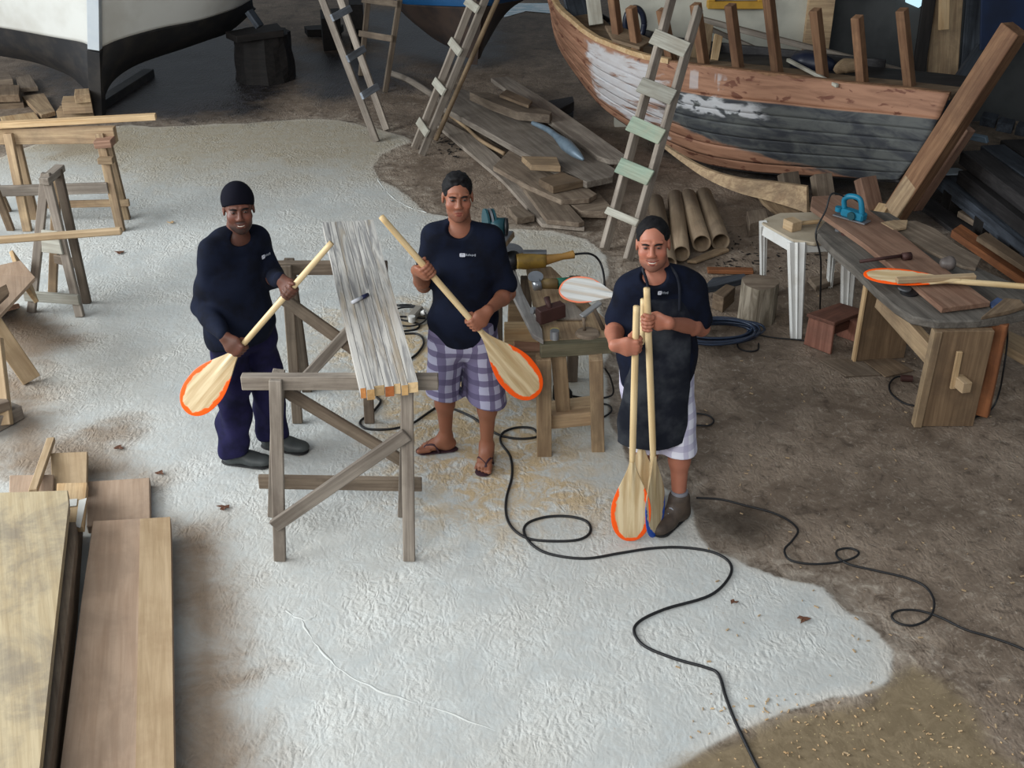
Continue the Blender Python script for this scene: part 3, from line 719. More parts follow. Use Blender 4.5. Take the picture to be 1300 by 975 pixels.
# log and blocks
def log(c, r, h, lb, name, mat, topmat):
    bm = bmesh.new(); N = 28; rg = []
    for j in range(7):
        z = h * j / 6
        rg.append([bm.verts.new((r * (1 + .06 * math.sin(3 * a_ + 1) + .03 * math.sin(7 * a_ + j * .3)) * math.cos(a_) * (1.04 - .04 * j / 6), r * (1 + .06 * math.sin(3 * a_ + 1) + .03 * math.sin(7 * a_ + j * .3)) * math.sin(a_), z)) for a_ in [2 * math.pi * k / N for k in range(N)]])
    for a, b in zip(rg, rg[1:]):
        for k in range(N): bm.faces.new((a[k], a[(k + 1) % N], b[(k + 1) % N], b[k]))
    bm.faces.new(rg[0][::-1]); f = bm.faces.new(rg[-1]); f.material_index = 1
    return bm_obj(name, bm, [mat, topmat], None, Matrix.Translation(c), False, label=lb, cat='log')
t = NT('old_log_bark'); v = t.coord('Object', (9, 9, 1.5), rand=False)
n_ = t.noise(v, 2, 5, .6, .6); t.bump(n_, .7, .02); m_bark = t.done(t.mix(t.ramp(n_, .4, .65), srgb(104, 94, 80), srgb(150, 140, 124)), .85)
log(G(962, 413) + Vector((0, .08, 0)), .125, .30, 'short upright log standing left of the white plastic table', 'wood_log', m_bark, M_['greybrown'])
slab('wood_block', [(905, 372), (922, 360), (934, 364), (919, 378)], .12, .12, M_['mid'], label='small brown block left of the upright log', cat='block')
slab('dark_board', [(890, 366), (905, 352), (945, 347), (950, 352), (912, 362)], .13, .05, M_['rubbed'], label='dark board on the ground behind the small brown block', cat='board')

# ---------------------------------------------------------------- dark timber stack and planks at the right
random.seed(4)
o0 = G(1190, 180, .5); d0 = G(1300, 264, .5) - o0; d0.z = 0; d0.normalize(); p0 = Vector((-d0.y, d0.x, 0))
if p0.y < 0: p0 = -p0
for lvl in range(3):
    for i in range(4):
        a = o0 + p0 * (.11 + .235 * i + .05 * lvl) + d0 * (.12 * ((i * 7 + lvl * 3) % 4)) - Vector((0, 0, .06 + .13 * (2 - lvl)))
        where = ['in the front row', 'in the second row back', 'in the third row back', 'in the back row'][i] + [', bottom layer', ', middle layer', ', top layer'][lvl]
        beam('dark_timber', a, a + d0 * 2.6, .215, .115, M_['dark' if (i + lvl) % 3 else 'rubbed'], None, bev=.006,
             label='dark timber in the stack behind the stem post, ' + where, cat='timber', group='dark timber stack')
for i in range(4):
    a = o0 + d0 * (.35 + .6 * i)
    beam('stack_bearer', Vector((a.x, a.y, .085)), Vector((a.x, a.y, .085)) + p0 * 1.0, .16, .17, M_['black'], None, label='black bearer under the dark timber stack, ' + ['leftmost', 'second from left', 'third from left', 'rightmost'][i], cat='timber', group='bearers under the dark timber stack')
for i, (px, py) in enumerate([(1245, 148), (1266, 155), (1290, 160)]):
    slab('dark_brick', [(px, py, .60), (px + 20, py + 4, .60), (px + 24, py - 3, .60), (px + 4, py - 7, .60)], .60, .08, M_['rubbed'], label='dusty dark block on top of the dark timber stack, ' + ['left of three', 'middle of three', 'right of three'][i], cat='block', group='blocks on the dark timber stack')
slab('white_sheet', [(1184, 214), (1216, 213), (1232, 220), (1194, 221)], .3, .015, plain('pale_sheet', srgb(150, 160, 166), .5), label='small pale sheet in the dark beside the stem post', cat='sheet')
slab('pale_can', [(1226, 167, .55), (1254, 172, .55), (1256, 180, .5), (1228, 174, .5)], .5, .05, plain('grey_blue_tin', srgb(110, 126, 138), .4, .3), label='grey-blue flattened tin at the left end of the dark timber stack', cat='tin')
for p, z, t_, m, lb in [([(1208, 292), (1220, 284), (1310, 345), (1310, 362)], .12, .06, 'orangewood', 'orange-brown plank on the ground at the right edge'),
                        ([(1216, 268), (1236, 262), (1320, 312), (1320, 330)], .10, .05, 'greybrown', 'grey plank right of the orange-brown plank at the right edge'),
                        ([(1150, 248), (1176, 246), (1290, 325), (1262, 330)], .03, .05, 'dark', 'dark plank in shade left of the orange-brown plank'),
                        ([(1240, 300), (1252, 294), (1320, 340), (1320, 352)], .2, .04, 'mid', 'narrow brown plank lying over the orange-brown plank'),
                        ([(1262, 430), (1278, 418), (1340, 446), (1340, 476)], .30, .06, 'pine_old', 'pale plank at the right edge behind the workbench')]:
    slab('loose_plank', p, z, t_, M_[m], label=lb, cat='plank')
# boards leaning on the walls
for a, b, w, t_, m, lb in [((1196, 96), (1206, -60), .3, .04, 'pine_old', 'wide ochre board leaning upright on the dark back wall'),
                           ((1166, 92), (1188, -60), .12, .05, 'black', 'black post leaning beside the wide ochre board'),
                           ((1232, 100), (1246, -60), .22, .04, 'rubbed', 'grey-green upright board right of the wide ochre board'),
                           ((1198, 38), (1200, -50), .09, .06, 'pine', 'yellow batten in front of the wide ochre board'),
                           ((1186, 150), (1248, 60), .14, .05, 'rubbed', 'dark slanting board behind the top of the stem post')]:
    dY = {'yell': -.14, 'blac': -.07, 'dark': -.2}.get(lb[:4], 0)
    beam('upright_board', D(*a, 11.7 + dY), D(*b, 11.85 + dY), w, t_, M_[m], None, up=(0, -1, 0), label=lb, cat='board')
beam('blue_sheet', D(1272, 60, 11.5), D(1276, -60, 11.6), .42, .03, bluewall, None, up=(0, -1, 0), label='deep blue sheet standing at the upper right behind the stem post', cat='sheet')
# clutter inside / behind the boat
beam('long_rod', D(888, 24, 11.5), D(1150, 92, 10.6), .05, .05, M_['grey'], None, label='long grey rod slanting behind the boat ribs', cat='rod')
beam('long_rod', D(900, 36, 11.5), D(1010, 84, 10.9), .04, .04, M_['grey'], None, label='shorter rod below the long grey rod behind the ribs', cat='rod')
beam('white_rod', D(1000, 76, 10.5), D(1063, 109, 9.75), .03, .03, m_white, None, label='thin white rod lying over the boat gunwale', cat='rod')
slab('tan_panel', [D(866, 72, 10.95), D(880, 24, 11.3), D(906, 32, 11.3), D(900, 78, 10.95)], 0, .03, M_['pine_old'], raw=True, label='tan panel leaning inside the boat behind the rung of the ladder', cat='panel')
slab('yellow_panel', [D(903, 74, 10.85), D(908, 42, 11.1), D(918, 46, 11.1), D(912, 76, 10.85)], 0, .03, M_['pine'], raw=True, label='small yellow panel leaning inside the boat between two ribs', cat='panel')
m_navy = plain('dark_navy_plastic', srgb(26, 32, 50), .4, nz=.5, c2=srgb(14, 16, 24))
tube('dark_bundle', [D(1006, 76, 10.6), D(1030, 80, 10.5), D(1060, 86, 10.4)], [.06, .11, .11, .05], m_navy, label='dark navy bundle lying inside the boat between two ribs', cat='bundle')
tube('bent_card', [D(1060, 92, 10.2), D(1072, 84, 10.2), D(1092, 84, 10.2)], [.03, .07, .05], M_['pine_old'], label='crumpled tan paper roll inside the boat', cat='paper')
slab('deck_clutter_board', [D(1122, 108, 10.1), D(1128, 98, 10.3), D(1192, 104, 10.0), D(1186, 114, 9.8)], 0, .12, M_['mid'], raw=True, label='brown box board on the deck near the stem post', cat='board')
tube('round_ring', [D(806 + 12 * math.cos(a), 30 + 20 * math.sin(a), 11.7) for a in [k * math.pi / 5 for k in range(11)]], .03, m_navy, label='dark hoop standing inside the boat behind the second rib', cat='hoop')
slab('cabin_board', [D(768, 32, 11.4), D(790, 34, 11.3), D(830, 50, 11.1), D(812, 60, 10.9), D(778, 50, 11.1)], 0, .03, M_['mid'], raw=True, label='grey board lying inside the left part of the wooden boat', cat='board')
beam('pale_post', D(757, 32, 11.9), D(748, -40, 12.1), .14, .1, m_white, None, up=(0, -1, 0), label='pale painted post inside the curved end of the wooden boat', cat='post')
beam('dark_board', D(742, 26, 12.2), D(726, -40, 12.6), .35, .04, M_['rubbed'], None, up=(.4, -1, 0), label='dark panel inside the curved end of the wooden boat', cat='panel')

# ---------------------------------------------------------------- trestles
def trestle(label, y0, z, xa, xb, xl, xr, splay, mat, bm_, front_brace=True, yt=None, skew=0, foot_dx=((0, 0), (0, 0)), lw=.06):
    T = thing('trestle', label, 'trestle', ((xa + xb) / 2, y0, 0), group='wooden trestles')
    beam('top_beam', (xa, y0 + skew, z - .035), (xb, y0 - skew, z - .035), .05, .075, mat, T)
    legs = {}
    for i, x in enumerate((xl, xr)):
        for s in (-1, 1):
            a = Vector((x + (foot_dx[i][0 if s < 0 else 1]), y0 + s * splay, 0)); b = Vector((x, y0 + s * .045, z - .0))
            legs[i, s] = (a, b)
            beam('leg', a, b, lw, .035, mat, T, up=(0, s, 0))
    return T, legs
def onleg(leg, z):
    a, b = leg; return a.lerp(b, z / b.z)
Tz = .98
T1, lg = trestle('front trestle carrying the near end of the striped laminated board', 4.97, Tz, D(307, 493, 4.95).x, D(556, 483, 4.95).x, D(351, 490, 4.93).x, D(517, 490, 4.93).x, .19, M_['grey'], None, foot_dx=((-.05, -.15), (-.02, -.08)))
f0, f1 = lg[0, -1], lg[1, -1]; r0, r1 = lg[0, 1], lg[1, 1]; o = Vector((0, -.03, 0))
beam('brace', onleg(f0, .22) + o * 1.3 - Vector((.02, 0, 0)), onleg(f1, .72) + o * 1.3, .07, .025, M_['grey'], T1, up=(0, -1, 0))
beam('brace', onleg(r0, .86) - o, onleg(r1, .36) - o, .065, .025, M_['greybrown'], T1, up=(0, -1, 0))
beam('stretcher', onleg(r0, .22) + Vector((-.09, .04, 0)), onleg(r1, .2) + Vector((.09, .04, 0)), .08, .03, M_['greybrown'], T1, up=(0, -1, 0))
Y2 = 6.3
T2, lg = trestle('back trestle carrying the far end of the striped laminated board', Y2, Tz, D(352, 344, Y2).x, D(492, 340, Y2).x, D(372, 400, Y2).x, D(468, 440, Y2).x, .19, M_['greybrown'], None)
f0, f1 = lg[0, -1], lg[1, -1]; r0, r1 = lg[0, 1], lg[1, 1]
beam('brace', onleg(f0, .18) + o * 1.3 - Vector((.05, 0, 0)), onleg(f1, .70) + o * 1.3, .065, .025, M_['grey'], T2, up=(0, -1, 0))
beam('brace', onleg(f0, .80) + o * .3 - Vector((.05, 0, 0)), onleg(f1, .42) + o * .3, .075, .025, M_['greybrown'], T2, up=(0, -1, 0))

# ---------------------------------------------------------------- laminated board of glued strips
LB = thing('laminated_board', 'long board of glued grey-white strips laid across two trestles', 'board', (-.75, 5.8, Tz))
zt = Tz + .055
nl, nr, fl, fr = G(457, 493, zt), G(531, 486, zt), G(409, 282, zt), G(474, 279, zt)
t = NT('streaked_grey_white_wood'); v = t.coord('Object', (1.2, 26, 26)); v2 = t.coord('Object', (.8, 9, 9)); v3 = t.coord('Object', (2.5, 70, 70))
a_ = t.noise(v, 1.3, 5, .65, 1.2); b_ = t.noise(v2, 1.5, 4, .6, .8); c_ = t.noise(v3, 1, 2)
col = t.mix(t.ramp(a_, .38, .60), srgb(140, 138, 136), srgb(200, 196, 188)); col = t.mix(t.math('MULTIPLY', t.ramp(b_, .48, .68), .6), col, srgb(168, 148, 118))
r_ = t.math('MULTIPLY_ADD', t.oi.outputs['Random'], .2, .88); cc = t.new('ShaderNodeCombineColor')
for i in range(3): t.link(r_, cc.inputs[i])
col = t.mix(1.0, col, cc.outputs[0], 'MULTIPLY'); t.bump(a_, .3, .003); m_streak = t.done(col, .55)
ends = [wood('end_grain_%s' % n_, c, (c[0] * .75, c[1] * .7, c[2] * .65, 1), None, grain=.3) for n_, c in (('orange', srgb(206, 142, 84)), ('pale', srgb(222, 192, 146)), ('brown', srgb(176, 104, 58)), ('tan', srgb(206, 166, 112)))]
cuts = [0, .10, .24, .42, .58, .70, .82, 1.0]; jog = [.0, .012, -.006, .004, -.008, .006, -.004]
for i in range(7):
    a, b = cuts[i], cuts[i + 1]
    P0, P1 = nl.lerp(nr, a), nl.lerp(nr, b); Q0, Q1 = fl.lerp(fr, a), fl.lerp(fr, b)
    d = (P0 - Q0).normalized() * (jog[i] * 1.6)
    c0 = (Q0 + Q1) / 2; c1 = (P0 + P1) / 2 + d
    M, L = frame(c0, c1); w0 = (Q1 - Q0).length / 2 - .0012; w1 = (P1 - P0).length / 2 - .0012
    zz = random.uniform(-.0015, .0015); bm = bmesh.new()
    vs = [bm.verts.new(p) for p in ((0, -w0, zz), (0, w0, zz), (L, w1, zz), (L, -w1, zz), (0, -w0, zz - .055), (0, w0, zz - .055), (L, w1, zz - .055), (L, -w1, zz - .055))]
    for f in ((0, 1, 2, 3), (7, 6, 5, 4), (0, 4, 5, 1), (1, 5, 6, 2), (3, 2, 6, 7), (0, 3, 7, 4)):
        ff = bm.faces.new([vs[k] for k in f])
        if f in ((3, 2, 6, 7),): ff.material_index = 1
    bm_obj('strip', bm, [m_streak, ends[[0, 3, 1, 2, 1, 3, 1][i]]], LB, M)
mk = thing('marker_pen', 'white and navy marker pen lying on the striped board', 'pen', G(457, 378, zt + .01))
pa, pb = G(447, 384, zt + .011), G(467, 374, zt + .011)
tube('pen_barrel', [pa, pa.lerp(pb, .62)], .010, plain('pen_white', srgb(214, 216, 222), .3), mk, n=1, seg=12)
tube('pen_cap', [pa.lerp(pb, .6), pb], .011, plain('pen_navy', srgb(30, 34, 70), .3), mk, n=1, seg=12, label='navy cap')

# ---------------------------------------------------------------- left trestles
zL = .80
yA = 9.28
T3 = thing('trestle', 'tall light wooden trestle at the left edge below the white boat', 'trestle', G(75, 290), group='wooden trestles')
x0, x1 = D(14, 168, yA).x, D(128, 160, yA).x
beam('top_beam', (x0 - .25, yA, zL - .04), (x1 + .12, yA - .03, zL - .02), .07, .13, M_['pine_old'], T3)
for i, x in enumerate((x0, x1)):
    for s in (-1, 1):
        beam('leg', (x + (.07 if i else .03) - (.03 if s > 0 else 0), yA + (-.16 if s < 0 else .10), 0), (x, yA + s * .06, zL), .07, .045, M_['pine_old'], T3, up=(0, s, 0))
beam('stretcher', (x0 - .2, yA - .14, .34), (x1 + .02, yA - .14, .37), .09, .03, M_['grey'], T3, up=(0, -1, 0))
beam('stretcher', (x0 + .1, yA + .07, .14), (x1 + .1, yA + .07, .16), .06, .03, M_['pine_old'], T3, up=(0, -1, 0))
beam('cleat', (x1 - .02, yA - .12, zL - .06), (x1 + .12, yA - .12, zL - .05), .12, .06, M_['redbrown'], T3)
beam('cleat', (x1 - .02, yA - .13, zL - .2), (x1 + .1, yA - .13, zL - .2), .07, .05, M_['pine_old'], T3)
beam('long_batten', D(-60, 162, yA - .1), D(198, 148, yA + .1), .07, .045, M_['pine'], None, label='long light batten lying along the tall left trestle', cat='batten')
# A-frame trestle seen end-on
T4 = thing('trestle', 'small weathered A-frame trestle seen end-on at the left', 'trestle', G(72, 398), group='wooden trestles')
ap = D(58, 220, 7.75); ap2 = Vector((ap.x + .03, ap.y + .14, ap.z - .02))
fA, fB = G(40, 396), G(102, 402); fA2, fB2 = fA + Vector((.05, .30, 0)), fB + Vector((-.02, .22, 0))
for a, b, m in ((fA, ap, 'grey'), (fB, ap, 'grey'), (fA2, ap2, 'pine_old'), (fB2, ap2, 'greybrown')):
    beam('leg', a, b, .06, .04, M_[m], T4, up=(0, -1, 0))
beam('top_beam', ap + Vector((0, -.06, -.04)), ap2 + Vector((0, .06, -.01)), .07, .05, M_['grey'], T4)
beam('stretcher', fA.lerp(ap, .14) + Vector((-.05, -.04, 0)), fB.lerp(ap, .14) + Vector((.04, -.04, 0)), .075, .03, m_white, T4, up=(0, -1, 0))
beam('stretcher', fA2.lerp(ap2, .3), fB2.lerp(ap2, .3), .07, .03, M_['greybrown'], T4, up=(0, -1, 0))
slab('gusset', [fA.lerp(ap, .62) + Vector((.02, -.045, 0)), fA.lerp(ap, .46) + Vector((.04, -.045, 0)), fB.lerp(ap, .46) + Vector((-.0, -.045, 0)), fB.lerp(ap, .62) + Vector((0, -.045, 0))], 0, .02, m_white, T4, raw=True)
beam('round_pole', G(-60, 309, .8), G(155, 293, .84), .045, .045, M_['plank2'], None, bev=.015, label='long tan pole lying across in front of the small A-frame trestle', cat='pole')
T5 = thing('trestle', 'trestle leg ends just showing at the left picture edge', 'trestle', G(-6, 300), group='wooden trestles')
beam('leg', G(14, 292), D(-14, 220, 8.9), .06, .04, M_['mid'], T5, up=(0, -1, 0)); beam('leg', G(-40, 300), D(-14, 220, 8.9), .06, .04, M_['mid'], T5, up=(0, -1, 0))
beam('leg', G(10, 268), D(-14, 216, 9.3), .06, .04, M_['mid'], T5, up=(0, -1, 0))
# boards and box at far left
BX = thing('board_stack', 'propped stack of brown boards cut by the left picture edge', 'board stack', G(-10, 470))
slab('board', [(-40, 345, .62), (26, 330, .62), (45, 352, .55), (0, 400, .50), (-40, 430, .5)], .5, .03, M_['plank'], BX)
slab('board', [(-40, 385, .66), (8, 360, .66), (12, 372, .63), (-20, 402, .6), (-40, 410, .6)], .5, .03, M_['mid'], BX)
beam('prop', G(40, 482, .02), D(-22, 392, 6.6), .12, .045, M_['plank2'], BX, up=(0, -.6, 1))
beam('prop', G(5, 540, .03), D(-8, 430, 6.3), .1, .05, M_['plank2'], BX, up=(0, -1, .3))
beam('prop', G(22, 330, .35), G(38, 372, .42), .16, .03, M_['pine'], BX, up=(1, -1, .3))
beam('foot_beam', G(-30, 548, .05), G(22, 520, .05), .11, .09, M_['grey'], BX)
beam('foot_beam', G(-30, 522, .15), G(10, 510, .15), .11, .06, M_['greybrown'], BX)
slab('box_end', [G(22, 385, .02), G(24, 385, .45), G(-30, 400, .45), G(-30, 400, .02)], 0, .03, M_['redbrown'], BX, raw=True)

# ---------------------------------------------------------------- planks lying at the bottom left
slab('stout_plank', [(118, 661), (216, 656), (217, 700), (221, 980), (224, 1100), (62, 1100), (76, 980), (104, 760)], .12, .06, M_['plank'], label='pinkish plank at the bottom left with a lighter strip on its right', cat='plank')
slab('plank_strip', [(178, 658.5), (216, 656), (217, 700), (221, 980), (224, 1100), (170, 1100), (176, 760)], .1245, .0045, M_['plank2'], bev=.001, label='lighter tan strip along the right of the pinkish plank', cat='plank')
slab('short_plank', [(111, 611), (190, 606), (191, 664), (110, 668)], .055, .05, M_['plank'], label='square-ended plank lying behind the pinkish plank', cat='plank')
slab('dirty_plywood', [(-60, 627), (86, 622), (87, 640), (71, 780), (50, 975), (36, 1100), (-60, 1100)], .30, .05, M_['ply'], label='dirty plywood sheet with dark stains at the bottom left corner', cat='plywood')
slab('under_plank', [(-40, 668), (96, 662), (96, 690), (84, 800), (62, 985), (48, 1100), (-40, 1100)], .23, .06, M_['greybrown'], label='dark plank directly under the stained plywood', cat='plank')
slab('under_plank', [(-40, 655), (100, 650), (92, 760), (66, 985), (50, 1100), (-40, 1100)], .15, .13, M_['mid'], label='lowest thick plank under the stained plywood', cat='plank')
slab('short_plank', [(64, 575), (111, 573), (110, 622), (66, 624)], .10, .04, M_['plank2'], label='tan board end sticking up highest behind the stained plywood', cat='plank')
slab('short_plank', [(12, 603), (68, 602), (67, 640), (11, 640)], .13, .05, M_['plank'], label='small board end behind the left of the stained plywood', cat='plank')
slab('short_plank', [(72, 613), (111, 612), (106, 668), (70, 668)], .17, .04, M_['pine'], label='yellowish board end with white tape beside the stained plywood', cat='plank')
slab('tape_strip', [(87, 634, .175), (98, 633, .175), (97, 642, .175), (86, 643, .175)], .175, .003, plain('white_tape', srgb(214, 212, 204), .4), bev=0, label='short white tape across the yellowish board end', cat='tape')
slab('tape_strip', [(100, 635, .175), (110, 632, .175), (102, 670, .175), (96, 668, .175)], .175, .003, plain('white_tape_b', srgb(214, 212, 204), .4), bev=0, label='crumpled white tape running down the yellowish board end', cat='tape')
beam('stick', G(42, 624, .19), G(65, 558, .10), .045, .03, M_['plank2'], label='narrow pale stick poking out behind the stained plywood', cat='stick')
# ---------------------------------------------------------------- paddles
PAD = {}
def paddle_mat(name, edge, wid=.17, b1=srgb(218, 198, 160), b2=srgb(190, 165, 124)):
    t = NT(name); v = t.coord('Object', (2.5, 34, 34)); a = t.noise(v, 1.0, 4, .6)
    e = t.attr('edge'); n = t.noise(t.coord('Object', (9, 9, 9)), 2.2, 4, .6)
    lam = t.new('ShaderNodeTexWave'); lam.bands_direction = 'Y'; lam.inputs['Scale'].default_value = 5.5; lam.inputs['Distortion'].default_value = .4; t.link(t.coord('Object', rand=False), lam.inputs[0])
    base = t.mix(t.ramp(a, .38, .65), b1, b2)
    base = t.mix(t.math('MULTIPLY', t.ramp(lam.outputs['Fac'], .55, .9), .35), base, srgb(170, 136, 92))
    f = t.ramp(t.math('ADD', e, t.math('MULTIPLY', t.math('SUBTRACT', n, .5), wid * 1.2)), wid + .03, wid - .03)
    col = t.mix(f, base, edge)
    return t.done(col, .4)
m_porange = paddle_mat('paddle_blade_orange_rim', srgb(255, 92, 14), .27)
m_pblue = paddle_mat('paddle_blade_blue_rim', srgb(24, 80, 180), .42)
m_pwhite = paddle_mat('pale_blade_orange_rim', srgb(236, 130, 96), .15, srgb(206, 206, 202), srgb(190, 188, 182))
def blade_bm(Lb, wmax, th, tipb=.12):
    """leaf blade along +X (0 = neck, Lb = tip), width along Y, thickness Z; vertex value 'edge' 0 rim .. 1 middle"""
    NU, NV = 44, 25
    me = bpy.data.meshes.new('blade'); V = []; E = []
    def half(u):
        if u < .62: s = u / .62; w = .13 + .87 * (s * s * (3 - 2 * s)) ** .85
        else: s = (u - .62) / .38; w = math.sqrt(max(0, 1 - s ** 2.6))
        return w * wmax / 2
    for side in (1, -1):
        for i in range(NU + 1):
            u = 1 - (1 - i / NU) ** 1.35 if True else 0
            for j in range(NV):
                v = math.sin((j / (NV - 1) - .5) * math.pi); h = half(u)
                d_side = h * (1 - abs(v)); d_tip = (1 - u) * Lb
                ed = min(d_side, d_tip) / (wmax / 2)
                if u < .42: ed = max(ed, (0.42 - u) * 1.6 + ed)
                z = side * th * (.22 + .78 * min(1, ed * 2.2) ** .6) * (1 - .4 * u)
                z += side * .013 * math.exp(-(v * h / .012) ** 2) * max(0, 1 - u / .55)
                if abs(v) > .999 or u >= .9999: z = 0
                V.append((u * Lb, v * h, z)); E.append(ed + tipb * (1 - u))
    n = (NU + 1) * NV; F = []
    for i in range(NU):
        for j in range(NV - 1):
            a = i * NV + j
            F.append((a, a + 1, a + NV + 1, a + NV)); F.append((n + a, n + a + NV, n + a + NV + 1, n + a + 1))
    me.from_pydata(V, [], F); me.update()
    at = me.attributes.new('edge', 'FLOAT', 'POINT'); at.data.foreach_set('value', E)
    bm = bmesh.new(); bm.from_mesh(me); bmesh.ops.remove_doubles(bm, verts=bm.verts, dist=1e-5); bmesh.ops.recalc_face_normals(bm, faces=bm.faces)
    bm.to_mesh(me); bm.free()
    return me
def paddle(label, top, tip, facing, bladeL=.50, w=.225, rs=.0165, mat=None, bend=0.0, th=.007, shaftmat=None, tipb=.12):
    """top = handle end, tip = blade end, facing = direction the blade face points to"""
    top = Vector(top); tip = Vector(tip)
    P = thing('paddle', label, 'paddle', tip.lerp(top, .5), group='wooden paddles')
    ax = (tip - top).normalized(); neck = tip - ax * bladeL
    f = Vector(facing); f = (f - ax * f.dot(ax)).normalized()
    neck = neck + f * bend
    M, L = frame(neck, tip, f)
    mesh_obj('blade', blade_bm(L, w, th, tipb), mat or m_porange, P, M, True)
    pts = [top, top.lerp(neck, .5), neck, neck.lerp(tip, .3)]
    tube('shaft', pts, [rs * .92, rs, rs * 1.03, rs * 1.0, rs * .7, .004], shaftmat or M_['paddle'], P, n=8, seg=12)
    return P
# ---------------------------------------------------------------- tool stand in the middle
zs = .78
ST_ = thing('tool_stand', 'rough wooden tool stand with greenish top edge between the two right men', 'stand', G(728, 560))
slab('top_board', [(690, 432), (776, 428), (772, 408), (748, 385), (724, 362), (700, 338), (668, 338), (676, 380)], zs, .035, M_['pine_old'], ST_)
slab('side_board', [(690, 432), (688, 418), (664, 372), (648, 322), (636, 322), (650, 372), (676, 424)], zs + .03, .03, wood('dusty_grey_board', srgb(150, 146, 142), srgb(122, 118, 114), srgb(90, 86, 82)), ST_)
m_grn = wood('green_tinged_old_beam', srgb(122, 114, 92), srgb(98, 94, 74), srgb(74, 70, 56))
e0, e1 = G(686, 436, zs), G(777, 430, zs)
beam('top_beam', e0 - Vector((0, 0, .04)), e1 - Vector((0, 0, .04)), .05, .08, m_grn, ST_)
yS = G(728, 572).y
for (px, py, tx, ty, w) in ((691, 576, 690, 440, .085), (759, 570, 757, 438, .075)):
    a = G(px, py); b = D(tx, ty, e0.y)
    b.z = zs - .08
    beam('leg', a, b, w, .07, M_['pine_old'], ST_, up=(0, -1, 0))
for (px, tx) in ((668, 668), (728, 730)):
    a = G(px, 470); b = G(tx, 352, zs - .05)
    a.y = b.y; a.x = b.x
    beam('leg', a, b, .07, .06, M_['greybrown'], ST_, up=(0, -1, 0))
beam('brace', D(708, 438, e0.y + .06), G(716, 532, .18), .085, .04, M_['pine_old'], ST_, up=(0, -1, 0))
ax_ = G(691, 576).y + .06
beam('cross_beam', D(694, 532, ax_), D(758, 526, ax_), .09, .09, M_['pine_old'], ST_, up=(0, -1, 0))
beam('cross_board', D(692, 520, ax_ + .12), D(752, 512, ax_ + .12), .12, .04, M_['plank2'], ST_, up=(0, 0, 1))
for (a, b, Y, w, h, m, lb) in [((645, 395), (668, 396), 6.6, .1, .13, 'pine_old', 'upper wood block stacked left of the tool stand'), ((640, 424), (684, 424), 6.2, .09, .12, 'pine', 'pale block in the stack left of the tool stand'),
                               ((652, 436), (686, 438), 6.18, .09, .06, 'redbrown', 'reddish block in the stack left of the tool stand'), ((655, 452), (690, 452), 6.15, .09, .08, 'mid', 'brown block near the foot of the stack left of the tool stand')]:
    beam('wood_block', D(*a, Y), D(*b, Y), w, h, M_[m], None, label=lb, cat='block')
beam('wood_post', G(664, 500), D(664, 452, 6.2), .1, .08, M_['pine_old'], None, up=(0, -1, 0), label='short pale post holding the blocks left of the tool stand', cat='post')

m_ochre = plain('worn_yellow_tool_casing', srgb(150, 118, 48), .5, nz=.6, nscale=14, c2=srgb(96, 76, 40))
m_blk = plain('black_rubber_plastic', srgb(28, 28, 30), .5, nz=.3)
m_metal = plain('worn_steel', srgb(150, 152, 156), .35, .7, nz=.5, nscale=12)
m_ddark = plain('dark_rusty_iron', srgb(70, 44, 40), .6, .2, nz=.5, nscale=10)
m_teal = plain('teal_tool_casing', srgb(18, 110, 138), .45, nz=.35, c2=srgb(10, 74, 96))
m_dteal = plain('dark_teal_casing', srgb(24, 66, 74), .45, nz=.4)
m_rope = m_blk
def disc(name, c, n, r, h, mat, parent, seg=28, r2=None, **kw):
    c = Vector(c); n = Vector(n).normalized()
    bm = bmesh.new(); tube_bm(bm, [c, c + n * h], [r, r2 or r], seg)
    return bm_obj(name, bm, mat, parent, None, False, **kw)
# big grinder
zt2 = zs + .04
GR = thing('angle_grinder', 'large angle grinder with worn yellow casing and long handle on the tool stand', 'grinder', G(690, 335, zt2))
a, b = G(656, 332, zt2 + .06), G(692, 330, zt2 + .06)
tube('motor_body', [a, a.lerp(b, .3), b], [.045, .052, .048], m_ochre, GR, n=4, seg=14)
tube('rear_handle', [b, b.lerp(G(728, 323, zt2 + .07), .6), G(728, 323, zt2 + .07)], [.034, .02, .026], plain('ochre_handle', srgb(176, 132, 70), .5), GR, n=5, seg=12)
tube('gear_head', [G(652, 338, zt2 + .03), G(650, 324, zt2 + .07)], [.04, .045], m_blk, GR, n=1, seg=14)
disc('grinding_disc', G(646, 320, zt2 + .04), (0, -.2, 1), .09, .006, m_metal, GR)
beam('top_plate', G(664, 320, zt2 + .11), G(694, 320, zt2 + .11), .05, .012, m_metal, GR)
tube('power_cord', [G(727, 323, zt2 + .07), G(748, 322, zt2 + .06), G(760, 330, zt2 + .0), G(766, 346, zt2 - .06), G(768, 368, zs - .02)], .007, m_blk, GR)
# small grinder
G2 = thing('angle_grinder', 'small grinder with disc and green tail lying in front of the large grinder', 'grinder', G(695, 365, zt2))
tube('motor_body', [G(684, 360, zt2 + .035), G(708, 360, zt2 + .035)], [.032, .032], plain('olive_brown_casing', srgb(122, 100, 62), .5, nz=.5), G2, n=1, seg=12)
tube('tail', [G(707, 360, zt2 + .035), G(730, 356, zt2 + .03)], [.033, .022], plain('dark_green_casing', srgb(20, 84, 66), .5), G2, n=1, seg=12)
tube('gear_head', [G(677, 363, zt2 + .03), G(686, 361, zt2 + .035)], [.028, .036], m_metal, G2, n=1, seg=12)
disc('sanding_disc', G(680, 352, zt2 + .07), (0, -.35, 1), .045, .008, m_metal, G2)
